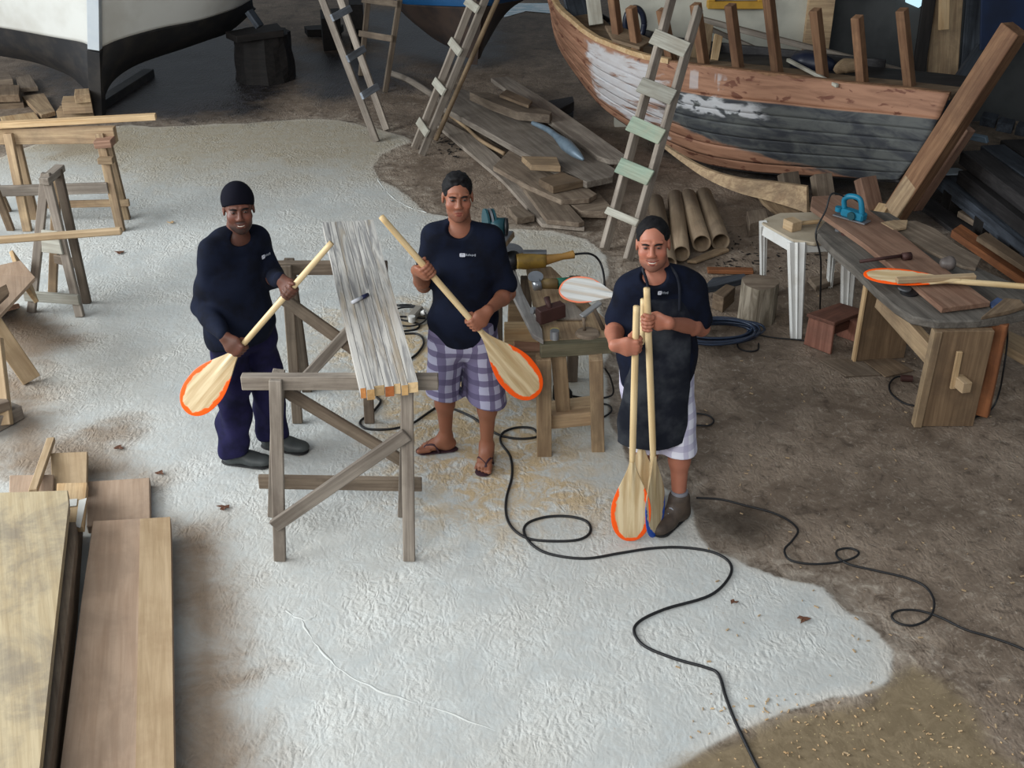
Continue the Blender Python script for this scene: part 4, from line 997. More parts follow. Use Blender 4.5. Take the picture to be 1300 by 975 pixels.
# pale paddle lying on the stand
paddle('pale paddle with thin orange rim lying on the tool stand', G(850, 388, zt2 + .07), G(711, 363, zt2 + .05), (.1, -.55, 1), bladeL=.36, w=.20, rs=.017, mat=m_pwhite, th=.006)
# planer-like iron clamp
CL = thing('iron_clamp', 'dark reddish iron clamp with a knob lying on the tool stand', 'clamp', G(698, 402, zt2))
beam('body', G(683, 402, zt2 + .04), G(715, 392, zt2 + .05), .06, .085, m_ddark, CL)
tube('knob', [G(698, 392, zt2 + .08), G(694, 378, zt2 + .12)], [.014, .018], m_ddark, CL, n=1, seg=10)
disc('lock_nut', G(679, 394, zt2 + .04), (-1, -.6, .2), .02, .02, m_metal, CL, seg=10)
CN = thing('spray_can', 'small silver and yellow can standing at the near edge of the tool stand', 'can', G(704, 428, zs))
disc('can_body', G(704, 430, zs), (0, 0, 1), .026, .055, plain('yellow_tin', srgb(176, 158, 92), .4), CN, seg=18)
disc('can_top', G(704, 430, zs + .055), (0, 0, 1), .025, .05, m_metal, CN, seg=18, label='silver upper part')
FR = thing('metal_bracket', 'bare metal angle frame with round base ring on the near corner of the tool stand', 'bracket', G(748, 420, zs))
disc('base_ring', G(746, 424, zs), (0, 0, 1), .07, .014, M_['greybrown'], FR, r2=.06)
tube('strut', [G(742, 420, zs + .01), G(741, 404, zs + .10)], .009, M_['greybrown'], FR, n=1, seg=8)
tube('strut', [G(766, 418, zs + .01), G(754, 392, zs + .13)], .012, M_['greybrown'], FR, n=1, seg=8)
beam('arm', G(738, 402, zs + .10), G(762, 384, zs + .15), .035, .018, plain('grey_arm', srgb(140, 140, 140), .5, .3), FR)
slab('flat_sheet', [(699, 384), (728, 384), (742, 398), (744, 404), (704, 404)], zs + .02, .015, M_['grey'], label='thin greyish plywood piece lying in the middle of the tool stand', cat='plywood')
HB = tube('hanging_bolt', [G(777, 430, zs - .04), G(785, 431, zs - .045), G(785, 436, zs - .05), G(785, 448, zs - .06)], [.005, .005, .005, .008], m_metal, ST_, n=1, label='bright hanging bolt')
# dark teal circular saw behind the middle man
CS = thing('circular_saw', 'dark teal power saw standing behind the shoulder of the middle man', 'power saw', G(628, 300, .75))
for dx in (0, 5, 9):
    disc('blade_guard', D(616 + dx, 286, 6.62) + Vector((0, 0, .0)), (1, .25, 0), .10, .012, [m_dteal, m_blk, m_metal][dx % 3], CS)
tube('motor', [D(623, 288, 6.58), D(642, 288, 6.55)], [.055, .055], m_dteal, CS, n=1, seg=16)
tube('motor_cap', [D(641, 288, 6.55), D(645, 288, 6.55)], [.057, .05], m_blk, CS, n=1, seg=16)
beam('base_plate', D(608, 302, 6.6), D(646, 302, 6.55), .2, .012, m_metal, CS)
beam('support_block', D(608, 306, 6.62), D(646, 306, 6.56), .22, .04, M_['pine_old'], CS)
bpy.data.objects['support_block']['label'] = 'wooden block under the saw'
beam('support_leg', (D(628, 306, 6.6).x, 6.62, 0), D(628, 308, 6.6), .09, .09, M_['greybrown'], CS, up=(0, -1, 0))

# ---------------------------------------------------------------- white plastic table
m_plastic = plain('white_plastic', srgb(206, 206, 202), .4, nz=.4, nscale=5, c2=srgb(170, 162, 150))
zp = .63
PT = thing('plastic_table', 'white plastic table with dusty top left of the workbench', 'table', G(1010, 400))
slab('table_top', [(967, 283), (971, 277), (990, 270), (1064, 268), (1086, 296), (1080, 304), (1034, 308), (1006, 304)], zp, .028, plain('dusty_table_top', srgb(172, 160, 140), .6, nz=.7, nscale=4, c2=srgb(140, 126, 104)), PT, bev=.008)
c1, c2, c3, c4 = G(970, 284, zp), G(1008, 306, zp), G(1080, 303, zp), G(1062, 270, zp)
for a, b in ((c1, c2), (c2, c3), (c3, c4), (c4, c1)):
    beam('apron_rail', a - Vector((0, 0, .05)), b - Vector((0, 0, .05)), .02, .075, m_plastic, PT)
for top, foot, w in ((c1, G(969, 372), .045), (c2 + Vector((.02, 0, 0)), G(1011, 430), .10), (c3, G(1074, 408), .09), (c4, c4 + Vector((.06, .1, -zp)), .05)):
    foot = Vector((foot.x, foot.y, 0))
    bm = bmesh.new(); M, L = frame(foot, top - Vector((0, 0, .01)), (0, -1, 0))
    prof = [(-.5, 0), (-.38, .02), (-.12, .012), (0, .028), (.12, .012), (.38, .02), (.5, 0), (.42, -.05), (-.42, -.05)]
    r0 = [bm.verts.new((0, x * w * .8, z)) for x, z in prof]; r1 = [bm.verts.new((L, x * w * 1.35, z)) for x, z in prof]
    for k in range(9): bm.faces.new((r0[k], r0[(k + 1) % 9], r1[(k + 1) % 9], r1[k]))
    bm.faces.new(r0); bm.faces.new(r1[::-1])
    bm_obj('leg', bm, m_plastic, PT, M)
MA = thing('wooden_mallet', 'small wooden mallet with thin handle lying on the white table', 'mallet', G(1015, 285, zp))
beam('head', G(1000, 282, zp + .035), G(1012, 288, zp + .035), .09, .07, M_['plank2'], MA)
beam('handle', G(1010, 284, zp + .03), G(1042, 281, zp + .03), .03, .022, M_['pine'], MA, bev=.006)
# small dark stool
SL = thing('low_stool', 'low reddish brown wooden stool under the workbench beside the white table', 'stool', G(1055, 440))
m_st = wood('dark_red_stool_wood', srgb(108, 72, 58), srgb(86, 56, 46), srgb(60, 42, 36)); m_st2 = wood('red_stool_side', srgb(142, 98, 82), srgb(116, 76, 62), srgb(90, 64, 54))
hs = .24
s1, s2, s3, s4 = G(1024, 398, hs), G(1060, 410, hs), G(1100, 394, hs), G(1066, 384, hs)
slab('seat', [s1, s2, s3, s4], 0, .025, m_st, SL, raw=True)
slab('side_panel', [s1 + Vector((.02, .01, -.025)), s2 + Vector((0, .01, -.025)), s2 + Vector((.0, .0, -hs)), s1 + Vector((.01, .01, -hs))], 0, .022, m_st2, SL, raw=True)
slab('side_panel', [s4 + Vector((.02, -.03, -.025)), s3 + Vector((-.02, -.03, -.025)), s3 + Vector((-.02, -.03, -hs)), s4 + Vector((0, -.03, -hs))], 0, .022, m_st2, SL, raw=True)
beam('stretcher', (s1 + s2) / 2 - Vector((0, 0, .13)) + Vector((.03, .02, 0)), (s3 + s4) / 2 - Vector((0, 0, .13)), .07, .02, m_st, SL, up=(0, -1, 0))
# ---------------------------------------------------------------- workbench
zb = .70
WB = thing('workbench', 'heavy workbench with a live-edge slab top and plank legs at the right', 'workbench', G(1200, 535))
m_bench = wood('stained_grey_bench_slab', srgb(112, 106, 98), srgb(84, 79, 73), srgb(58, 54, 50))
slab('slab_top', [(1035, 294), (1052, 276), (1075, 262), (1130, 270), (1180, 300), (1235, 338), (1300, 366), (1345, 384), (1322, 394), (1282, 401), (1240, 407), (1190, 408), (1158, 402), (1136, 388), (1112, 366), (1084, 338), (1062, 320)], zb, .055, m_bench, WB, bev=.01)
g1 = G(1202, 541); fy = g1.y
pL, pR = D(1166, 520, fy).x, D(1240, 520, fy).x
m_leg = wood('bench_leg_board', srgb(134, 110, 84), srgb(112, 90, 68), srgb(84, 70, 56))
beam('leg_panel', ((pL + pR) / 2 + .0, fy + .02, 0), ((pL + pR) / 2 + .0, fy + .02, zb - .05), pR - pL, .05, m_leg, WB, up=(0, -1, 0))
beam('leg_edge', (pL + .01, fy + .01, 0), (pL + .02, fy + .01, zb - .05), .05, .06, M_['pine_old'], WB, up=(0, -1, 0))
beam('leg_side', (pR + .05, fy + .12, .02), (pR + .04, fy + .12, zb - .05), .16, .05, M_['orangewood'], WB, up=(-.7, -1, 0))
q0, q1 = G(1085, 458), D(1150, 452, 7.0)
beam('leg_panel', (q0.x + .16, q0.y + .03, 0), (q0.x + .16, q0.y + .03, zb - .05), .36, .04, m_leg, WB, up=(.15, -1, 0))
beam('leg_edge', (q0.x - .01, q0.y - .01, 0), (q0.x - .01, q0.y - .01, zb - .05), .02, .05, M_['pine'], WB, up=(0, -1, 0))
beam('stretcher', (q0.x + .06, q0.y - .12, .52), (pL + .06, fy + .04, .44), .06, .13, M_['pine_old'], WB)
beam('tenon', ((pL + pR) / 2 - .01, fy + .10, .33), ((pL + pR) / 2 + .04, fy - .11, .33), .06, .07, M_['plank2'], WB)
beam('wedge', ((pL + pR) / 2 - .01, fy - .03, .28), ((pL + pR) / 2 - .015, fy - .03, .53), .035, .02, M_['pine'], WB, up=(0, -1, 0))
# boards on the bench
slab('bench_board', [(1029, 262), (1031, 249), (1075, 247), (1128, 284), (1190, 334), (1258, 383), (1196, 391), (1150, 352), (1096, 308)], zb + .045, .035, M_['redbrown'], label='long reddish brown board lying along the workbench and the white table', cat='board')
slab('curved_offcut', [(1122, 287), (1140, 281), (1163, 280), (1188, 290), (1217, 313), (1246, 327), (1239, 341), (1222, 338), (1180, 318)], zb + .02, .02, M_['greybrown'], label='wide grey curved board behind the reddish board on the workbench', cat='board')
slab('rounded_offcut', [(1118, 282), (1134, 279), (1153, 279), (1151, 288), (1134, 291)], zb + .05, .02, M_['pine_old'], label='pale rounded offcut near the foot of the stem post on the workbench', cat='offcut')
slab('curved_offcut', [(1246, 402), (1275, 378), (1296, 380), (1302, 388), (1282, 394)], zb + .03, .025, M_['mid'], label='brown wedge-shaped offcut at the near right end of the workbench', cat='offcut')
# electric planer
PL = thing('electric_planer', 'teal electric hand planer standing on the reddish board of the workbench', 'planer', G(1083, 280, zb + .05))
zq = zb + .05
sole0, sole1 = G(1064, 273, zq), G(1098, 283, zq)
d = (sole1 - sole0).normalized(); upv = Vector((0, 0, 1)); sd = d.cross(upv)
beam('sole_plate', sole0 - d * .02 + upv * .006, sole1 + d * .02 + upv * .006, .085, .010, m_metal, PL)
beam('body', sole0 + d * .03 + upv * .04, sole1 - d * .005 + upv * .035, .075, .055, m_teal, PL, bev=.012)
pts = [sole0 + d * .04 + upv * .06, sole0 + d * .03 + upv * .12, sole0 + d * .07 + upv * .155, sole1 - d * .06 + upv * .15, sole1 - d * .03 + upv * .05]
tube('handle', pts, [.017, .018, .02, .018, .02], m_teal, PL, n=6, seg=12)
disc('front_knob', sole0 + d * .0 + upv * .03, (0, 0, 1), .026, .03, m_teal, PL, seg=18)
disc('side_cover', sole0 + d * .12 + upv * .04 - sd * -.04, sd, .028, .012, m_dteal, PL, seg=20)
tube('power_cord', [pts[1] + upv * .02, G(1056, 246, zq + .18), G(1048, 268, zq + .08), G(1045, 296, zb + .0) - Vector((.05, 0, 0)), G(1042, 330, .5), G(1041, 392, .02)], .006, m_blk, PL)
# things on the bench
paddle('unfinished paddle with orange rim lying across the workbench', G(1330, 366, zb + .09), G(1096, 348, zb + .075), (.0, -.25, 1), bladeL=.56, w=.16, rs=.018, th=.007)
beam('wood_strip', G(1138, 356, zb + .085), G(1238, 351, zb + .10), .045, .03, M_['plank2'], None, label='straight light strip of wood lying against the paddle on the workbench', cat='strip')
HM = thing('iron_rod', 'rusty dark iron rod with a thicker head lying on the workbench', 'rod', G(1124, 328, zb + .06))
tube('rod', [G(1092, 332, zb + .06), G(1150, 324, zb + .065)], .011, m_ddark, HM, n=1, seg=10)
tube('head', [G(1146, 326, zb + .065), G(1156, 325, zb + .065)], .026, m_ddark, HM, n=1, seg=12)
bm = bmesh.new(); bmesh.ops.create_uvsphere(bm, u_segments=24, v_segments=16, radius=.05)
for v in bm.verts: v.co.z *= .85; v.co += Vector(v.co).normalized() * .004 * math.sin(v.co.x * 90)
bm_obj('round_float', bm, plain('dark_grey_ball', srgb(92, 84, 80), .5, nz=.5, nscale=9), None, Matrix.Translation(G(1204, 334, zb + .085)), True, label='dark grey ball-shaped knob on the workbench behind the paddle', cat='ball')
DK = thing('metal_rings', 'dark metal plate with rings lying on the workbench in front of the paddle', 'rings', G(1150, 372, zb))
disc('ring', G(1154, 372, zb + .002), (0, 0, 1), .055, .012, m_blk, DK); disc('ring', G(1148, 367, zb + .014), (.1, 0, 1), .04, .01, m_metal, DK)
slab('blue_cloth', [(1256, 384), (1266, 377), (1276, 381), (1277, 388), (1262, 392)], zb + .02, .018, plain('faded_blue_cloth', srgb(66, 84, 120), .8), label='small faded blue rag at the near end of the workbench', cat='rag')
for px, py, m, lb in ((1064, 293, m_metal, 'bright washer on the bench slab near the white table'), (1072, 298, m_ddark, 'dark washer on the bench slab near the white table')):
    disc('washer', G(px, py, zb + .001), (0, 0, 1), .022, .012, m, None, seg=16, label=lb, cat='washer')
slab('floor_board', [(1040, 457), (1076, 455), (1098, 461), (1118, 475), (1074, 477)], .012, .01, M_['greybrown'], label='thin flat board on the ground under the workbench beside the stool', cat='board')
slab('floor_board', [(1088, 452), (1120, 448), (1160, 470), (1124, 478)], .010, .008, M_['mid'], label='thin brown sheet on the ground below the far bench leg', cat='board')
slab('floor_board', [(1026, 352), (1064, 344), (1072, 352), (1036, 364)], .05, .04, M_['greybrown'], label='short grey plank on the ground behind the white table legs', cat='board')

# ---------------------------------------------------------------- cables
def cable(name, px, label, r=.0075, mat=None, z=.006, cat='cable'):
    return tube(name, [G(p[0], p[1], p[2] if len(p) > 2 else z) for p in px], r, mat or m_blk, None, n=7, seg=7, label=label, cat=cat)
cable('power_cable', [(505, 388), (528, 391), (545, 400), (542, 404), (512, 402), (500, 404), (520, 408), (532, 412), (528, 418), (510, 421), (508, 424), (530, 424), (538, 434), (532, 446), (522, 455), (500, 470), (482, 490), (478, 503), (483, 510), (472, 524), (458, 534), (459, 541), (470, 545), (492, 545), (510, 542), (526, 536), (545, 523), (560, 515), (578, 520), (600, 530), (618, 543), (636, 553), (660, 557), (682, 554), (676, 544), (655, 543), (638, 550), (636, 562), (648, 580), (650, 604), (643, 632), (643, 655), (652, 672), (672, 684), (705, 687), (735, 685), (749, 676), (746, 663), (725, 656), (696, 656), (672, 663), (665, 674), (674, 690), (697, 703), (742, 709), (788, 702), (828, 696), (867, 695), (905, 701), (926, 714), (926, 732), (901, 756), (845, 773), (813, 788), (805, 802), (818, 820), (856, 836), (895, 847), (912, 856), (921, 884), (930, 908), (938, 926), (961, 973), (975, 995)],
      'long black power cable winding over the pale concrete from the trestle to the bottom edge')
cable('power_cable', [(884, 632), (915, 634), (947, 642), (978, 650), (1000, 660), (1013, 673), (1006, 686), (996, 698), (1003, 711), (1030, 716), (1062, 714), (1084, 708), (1090, 701), (1078, 696), (1063, 699), (1064, 708), (1080, 717), (1110, 724), (1152, 734), (1176, 746), (1186, 765), (1180, 784), (1160, 794), (1140, 791), (1132, 782), (1142, 775), (1165, 775), (1192, 783), (1225, 799), (1255, 808), (1294, 822), (1330, 842)],
      'thin black cable looping over the brown ground from the boot to the right edge', r=.006)
cable('coiled_cable', [(496, 388), (520, 387), (536, 392)] + [(518 + 24 * math.cos(a) , 402 + 12 * math.sin(a), .012 + .002 * k) for k, a in enumerate([-.6 + i * .7 for i in range(20)])], 'loose coil of black cable beside the middle man behind the striped board', r=.006)
SK = thing('socket_box', 'grey extension socket box with a white plug lying on the coiled cable', 'socket', G(528, 400, .02))
beam('box', G(521, 404, .035), G(533, 391, .035), .06, .045, plain('grey_socket', srgb(140, 134, 124), .5), SK, bev=.008)
disc('plug', G(523, 408, .02), (0, 0, 1), .025, .04, plain('white_plug', srgb(214, 212, 206), .4), SK, seg=14)
disc('plug', G(536, 398, .03), (.6, -.4, .5), .02, .04, plain('white_plug_b', srgb(214, 212, 206), .4), SK, seg=14)
m_hose = plain('dark_blue_hose', srgb(38, 50, 70), .35, nz=.5, nscale=20, c2=srgb(20, 24, 34))
HC = thing('hose_coil', 'pile of dark blue-black hose coiled on the ground behind the man in the apron', 'hose', G(915, 422))
random.seed(7)
for k in range(12):
    cx, cy = 912 + random.uniform(-5, 5), 421 + random.uniform(-3, 3); rx, ry = random.uniform(42, 56), random.uniform(10, 17)
    P = [G(cx + rx * math.cos(i * math.pi / 8) - .25 * ry * math.sin(i * math.pi / 8), cy + ry * math.sin(i * math.pi / 8), .015 + .008 * k + .004 * math.sin(i)) for i in range(17)]
    tube('hose_loop', P, .009, m_hose, HC, n=3, seg=6)
cable('cable', [(962, 425), (985, 429), (1010, 431), (1024, 433)], 'thin dark cable from the hose pile to the foot of the white table', r=.005)
cable('cable', [(936, 434), (938, 442), (950, 446), (962, 444), (963, 436)], 'thin loop of pale cable in front of the hose pile', r=.006)
cable('cable', [(878, 524), (898, 527), (906, 534), (900, 540), (884, 540)], 'short cable end on the brown ground right of the apron', r=.006)
cable('cable', [(1168, 516), (1148, 512), (1132, 500), (1129, 488), (1137, 479), (1148, 478)], 'cable with a plug on the ground left of the near bench leg', r=.006)
disc('cable_plug', G(1144, 480, .02), (.9, -.1, 0), .022, .07, m_ddark, None, seg=14, label='dark plug lying on the ground beside the near bench leg', cat='plug')
cable('cable', [(1277, 398, zb), (1279, 430, .5), (1274, 470, .3), (1268, 500, .1), (1258, 520), (1238, 530), (1232, 532)], 'thin cable hanging from the near right end of the workbench', r=.006)
cable('cable', [(768, 468, .3), (775, 480, .2), (778, 500, .02), (760, 506), (740, 505), (720, 500), (716, 490)], 'black cable under the tool stand', r=.006)
cable('cable', [(756, 512), (772, 514), (776, 522), (764, 530), (748, 528)], 'second short black cable under the tool stand', r=.006)
beam('dark_block', G(706, 503, .05), G(722, 500, .05), .12, .1, M_['black'], None, label='dark block on the ground under the tool stand', cat='block')

# ---------------------------------------------------------------- leaves and chips
m_leaf = plain('dry_leaf', srgb(96, 62, 44), .8, nz=.4)
for k, (px, py, s, lb) in enumerate([(284, 645, .022, 'dry brown leaf on the concrete left of the front trestle foot'), (1020, 787, .02, 'tiny dark leaf on the pale concrete near the lower right'), (931, 765, .014, 'small dark chip on the concrete inside the cable bend'),
                                     (151, 569, .02, 'dark curled leaf behind the square-ended plank'), (203, 601, .018, 'small dark leaf right of the square-ended plank'), (217, 283, .02, 'tan leaf on the concrete left of the man in the cap'), (152, 321, .024, 'tan splinter on the concrete near the tall left trestle')]):
    c = G(px, py, .006); bm = bmesh.new(); ring = []
    for i in range(9):
        a = i * 2 * math.pi / 9; r = s * (1 + .45 * math.sin(3 * a + k) + .2 * math.sin(5 * a))
        ring.append(bm.verts.new((c.x + r * 1.3 * math.cos(a), c.y + r * math.sin(a), c.z + .008 * abs(math.sin(2 * a + k)))))
    m = bm.verts.new((c.x, c.y, c.z + .004))
    for i in range(9): bm.faces.new((ring[i], ring[(i + 1) % 9], m))
    r_ = bmesh.ops.extrude_face_region(bm, geom=list(bm.faces)); [setattr(v, 'co', v.co + Vector((0, 0, .003))) for v in r_['geom'] if isinstance(v, bmesh.types.BMVert)]
    bm_obj('dry_leaf', bm, m_leaf if k != 5 else M_['pine'], None, label=lb, cat='leaf')
random.seed(11)
def scatter(name, n, region, mat, smin, smax, label, zz=.003, z0=0):
    bm = bmesh.new()
    for _ in range(n):
        px = random.uniform(region[0], region[2]); py = random.uniform(region[1], region[3])
        c = G(px, py, z0); s = random.uniform(smin, smax); a = random.uniform(0, math.pi)
        M = Matrix.Translation(c + Vector((0, 0, zz))) @ Matrix.Rotation(a, 4, 'Z') @ Matrix.Rotation(random.uniform(-.2, .2), 4, 'X')
        bx(bm, (-s, -s * random.uniform(.2, .5), -.002), (s, s * .3, .002), 0, M)
    return bm_obj(name, bm, mat, None, label=label, cat='wood chips', kind='stuff')
scatter('wood_chips', 170, (860, 330, 1300, 960), M_['plank2'], .004, .012, 'pale wood chips scattered over the brown ground at the right')
scatter('shavings', 130, (900, 880, 1300, 975), M_['pine'], .003, .008, 'tiny pale shavings on the smooth damp patch at the bottom right')
scatter('dark_debris', 110, (900, 300, 1080, 345), M_['black'], .006, .022, 'dark bark crumbs on the ground behind the white table')
scatter('twigs', 60, (556, 168, 620, 200), M_['black'], .01, .03, 'dark twigs and litter at the near left edge of the plank pile')
# ---------------------------------------------------------------- implicit surfaces -> one continuous skin (surface nets)
def npv(v): return np.array([v[0], v[1], v[2]], np.float32)
class Vol:
    def __init__(s): s.ops = []
    def _add(s, kind, lo, hi, fn, k): s.ops.append((kind, np.array(lo, np.float32), np.array(hi, np.float32), fn, k)); return s
    def cap(s, a, b, ra, rb=None, k=.02, op='u'):
        rb = ra if rb is None else rb; a = npv(a); b = npv(b); R = max(ra, rb); e = b - a; L2 = max(float(e @ e), 1e-9)
        def f(x, y, z):
            t = np.clip(((x - a[0]) * e[0] + (y - a[1]) * e[1] + (z - a[2]) * e[2]) / L2, 0, 1)
            return np.sqrt((x - a[0] - t * e[0]) ** 2 + (y - a[1] - t * e[1]) ** 2 + (z - a[2] - t * e[2]) ** 2) - (ra + (rb - ra) * t)
        return s._add(op, np.minimum(a, b) - R, np.maximum(a, b) + R, f, k)
    def ecap(s, a, b, u, ra, rb, k=.03, op='u', end=None):
        """cone with an elliptic section: u = direction of the wide radius; ra, rb = (wide, deep) at both ends"""
        a = npv(a); b = npv(b); w = b - a; L = float(np.linalg.norm(w)); w = w / L; u = npv(u); u = u - w * (u @ w); u /= np.linalg.norm(u); v = np.cross(w, u)
        R = max(*ra, *rb); c = end if end is not None else min(*ra, *rb)
        def f(x, y, z):
            X, Y, Z = x - a[0], y - a[1], z - a[2]
            p = X * w[0] + Y * w[1] + Z * w[2]; t = np.clip(p / L, 0, 1); A = ra[0] + (rb[0] - ra[0]) * t; B = ra[1] + (rb[1] - ra[1]) * t
            qu = X * u[0] + Y * u[1] + Z * u[2]; qv = X * v[0] + Y * v[1] + Z * v[2]
            return (np.sqrt((qu / A) ** 2 + (qv / B) ** 2 + ((p - t * L) / c) ** 2) - 1) * np.minimum(A, B)
        return s._add(op, np.minimum(a, b) - R, np.maximum(a, b) + R, f, k)
    def ell(s, c, M, r, k=.02, op='u'):
        """M: 3 axes (rows), r: radii"""
        c = npv(c); M = [npv(m) for m in M]; R = max(r)
        def f(x, y, z):
            X, Y, Z = x - c[0], y - c[1], z - c[2]; q = 0
            for m, rr in zip(M, r): q = q + ((X * m[0] + Y * m[1] + Z * m[2]) / rr) ** 2
            return (np.sqrt(q) - 1) * min(r)
        return s._add(op, c - R, c + R, f, k)
    def cut(s, p, n, k=.006):
        """keep the side that n points away from"""
        p = npv(p); n = npv(n); n = n / np.linalg.norm(n)
        return s._add('cut', None, None, lambda x, y, z: (x - p[0]) * n[0] + (y - p[1]) * n[1] + (z - p[2]) * n[2], k) if False else s.ops.append(('cut', None, None, lambda x, y, z: (x - p[0]) * n[0] + (y - p[1]) * n[1] + (z - p[2]) * n[2], k))
    def field(s, h):
        lo = np.min([o[1] for o in s.ops if o[0] == 'u'], axis=0) - .03; hi = np.max([o[2] for o in s.ops if o[0] == 'u'], axis=0) + .03
        n = np.ceil((hi - lo) / h).astype(int) + 1
        F = np.full(n, .5, np.float32); ax = [lo[i] + h * np.arange(n[i], dtype=np.float32) for i in range(3)]
        for op, a, b, fn, k in s.ops:
            if op == 'cut': sl = (slice(None),) * 3
            else:
                m = k + .03
                i0 = np.clip(np.floor((a - m - lo) / h).astype(int), 0, n); i1 = np.clip(np.ceil((b + m - lo) / h).astype(int) + 1, 0, n)
                if (i1 <= i0).any(): continue
                sl = tuple(slice(i0[i], i1[i]) for i in range(3))
            x = ax[0][sl[0]][:, None, None]; y = ax[1][sl[1]][None, :, None]; z = ax[2][sl[2]][None, None, :]
            d = fn(x, y, z).astype(np.float32); f = F[sl]
            if op == 'u':
                hh = np.maximum(k - np.abs(f - d), 0) / k; F[sl] = np.minimum(f, d) - hh * hh * k * .25
            else:
                dd = -d if op == 's' else d
                hh = np.maximum(k - np.abs(f - dd), 0) / k; F[sl] = np.maximum(f, dd) + hh * hh * k * .25
        return F, lo, ax
    def mesh(s, name, h, wrinkle=None):
        F, lo, ax = s.field(h)
        if wrinkle is not None:
            idx = np.nonzero(np.abs(F) < .045)
            F[idx] += wrinkle(ax[0][idx[0]], ax[1][idx[1]], ax[2][idx[2]]).astype(np.float32)
        F[0] = F[-1] = .5; F[:, 0] = F[:, -1] = .5; F[:, :, 0] = F[:, :, -1] = .5
        V, Q = surfnet(F, lo, h)
        me = bpy.data.meshes.new(name)
        me.vertices.add(len(V)); me.vertices.foreach_set('co', V.ravel())
        me.loops.add(Q.size); me.loops.foreach_set('vertex_index', Q.ravel().astype(np.int32))
        me.polygons.add(len(Q)); me.polygons.foreach_set('loop_start', np.arange(0, Q.size, 4, dtype=np.int32))
        me.update(calc_edges=True); me.validate()
        return me, V
def surfnet(F, lo, h):
    S_ = F < 0
    c = np.zeros([d - 1 for d in F.shape], np.uint8)
    for i in (0, 1):
        for j in (0, 1):
            for k in (0, 1):
                c += S_[i:F.shape[0] - 1 + i, j:F.shape[1] - 1 + j, k:F.shape[2] - 1 + k]
    I, J, K = np.nonzero((c > 0) & (c < 8))
    ids = np.full(c.shape, -1, np.int32); ids[I, J, K] = np.arange(len(I))
    acc = np.zeros((len(I), 3), np.float32); cnt = np.zeros(len(I), np.float32)
    for a in range(3):
        for o1 in (0, 1):
            for o2 in (0, 1):
                o = [0, 0, 0]; oo = [x for x in range(3) if x != a]; o[oo[0]] = o1; o[oo[1]] = o2
                p = [I + o[0], J + o[1], K + o[2]]; q = list(p); q[a] = q[a] + 1
                f0 = F[p[0], p[1], p[2]]; f1 = F[q[0], q[1], q[2]]; m = (f0 < 0) != (f1 < 0)
                t = np.where(m, f0 / np.where(m, f0 - f1, 1), 0)
                base = np.array(o, np.float32)[None, :].repeat(len(I), 0); base[:, a] += t
                acc[m] += base[m]; cnt[m] += 1
    V = (np.stack([I, J, K], 1) + acc / cnt[:, None]) * h + lo
    Q = []
    for a in range(3):
        b, c2 = [(1, 2), (2, 0), (0, 1)][a]
        sl0 = [slice(None)] * 3; sl1 = [slice(None)] * 3; sl0[a] = slice(0, -1); sl1[a] = slice(1, None)
        s0 = S_[tuple(sl0)]; s1 = S_[tuple(sl1)]
        for flip, m in ((False, s0 & ~s1), (True, ~s0 & s1)):
            P = list(np.nonzero(m))
            ok = (P[b] > 0) & (P[c2] > 0) & (P[b] < F.shape[b] - 1) & (P[c2] < F.shape[c2] - 1)
            P = [x[ok] for x in P]
            def at(db, dc):
                x = list(P); x[b] = x[b] - db; x[c2] = x[c2] - dc; return ids[x[0], x[1], x[2]]
            q = np.stack([at(1, 1), at(0, 1), at(0, 0), at(1, 0)], 1)
            Q.append(q[:, ::-1] if flip else q)
    return V.astype(np.float32), np.concatenate(Q)

# ---------------------------------------------------------------- body building
def hand(vol, G_, s, c, n, rs, side=1, sc=1.0, wrist=None):
    """a fist closed round a shaft: G_ grip centre on the shaft axis, s shaft direction (towards the index finger),
    c from wrist to fingers, n from the shaft axis to the palm"""
    s = Vector(s).normalized(); n = Vector(n); n = (n - s * n.dot(s)).normalized(); c = Vector(c); c = (c - s * c.dot(s) - n * c.dot(n)).normalized()
    pc = G_ + n * (rs + .013 * sc) - c * .022
    W_ = wrist if wrist is not None else pc - c * .075
    vol.ell(pc, [c, s, n], [.050 * sc, .044 * sc, .017 * sc], k=.018)
    vol.ecap(W_, pc - c * .015, s, (.024 * sc, .020 * sc), (.036 * sc, .017 * sc), k=.022)
    for i in range(4):
        off = (1.5 - i) * .0205 * sc; rf = [.0092, .0096, .0090, .0078][i] * sc; rad = rs + rf * .95; sweep = [255, 268, 262, 240][i]
        base = G_ + s * off + n * (rs + .012 * sc) + c * (.012 - abs(i - 1.2) * .003)
        prev = base
        for q in range(1, 7):
            th = RAD(28 + (sweep - 28) * q / 6); p = G_ + s * (off * .97) + (n * math.cos(th) + c * math.sin(th)) * rad
            vol.cap(prev, p, rf * (1.06 if q == 1 else 1.0), rf * (.98 if q < 6 else .86), k=.0035); prev = p
        vol.cap(base - c * .004, base + c * .004 + n * .001, rf * 1.12, rf * 1.1, k=.006)   # knuckle
    tb = pc - c * .022 + s * .026 * sc; prev = tb
    for q, th in enumerate((-62, -105, -150, -185)):
        th = RAD(th); p = G_ + s * (.030 + .009 * q) * sc + (n * math.cos(th) + c * math.sin(th)) * (rs + .0105 * sc)
        vol.cap(prev, p, .0130 * sc if q == 0 else .0108 * sc, .0106 * sc if q < 3 else .0092 * sc, k=.007); prev = p
    return W_
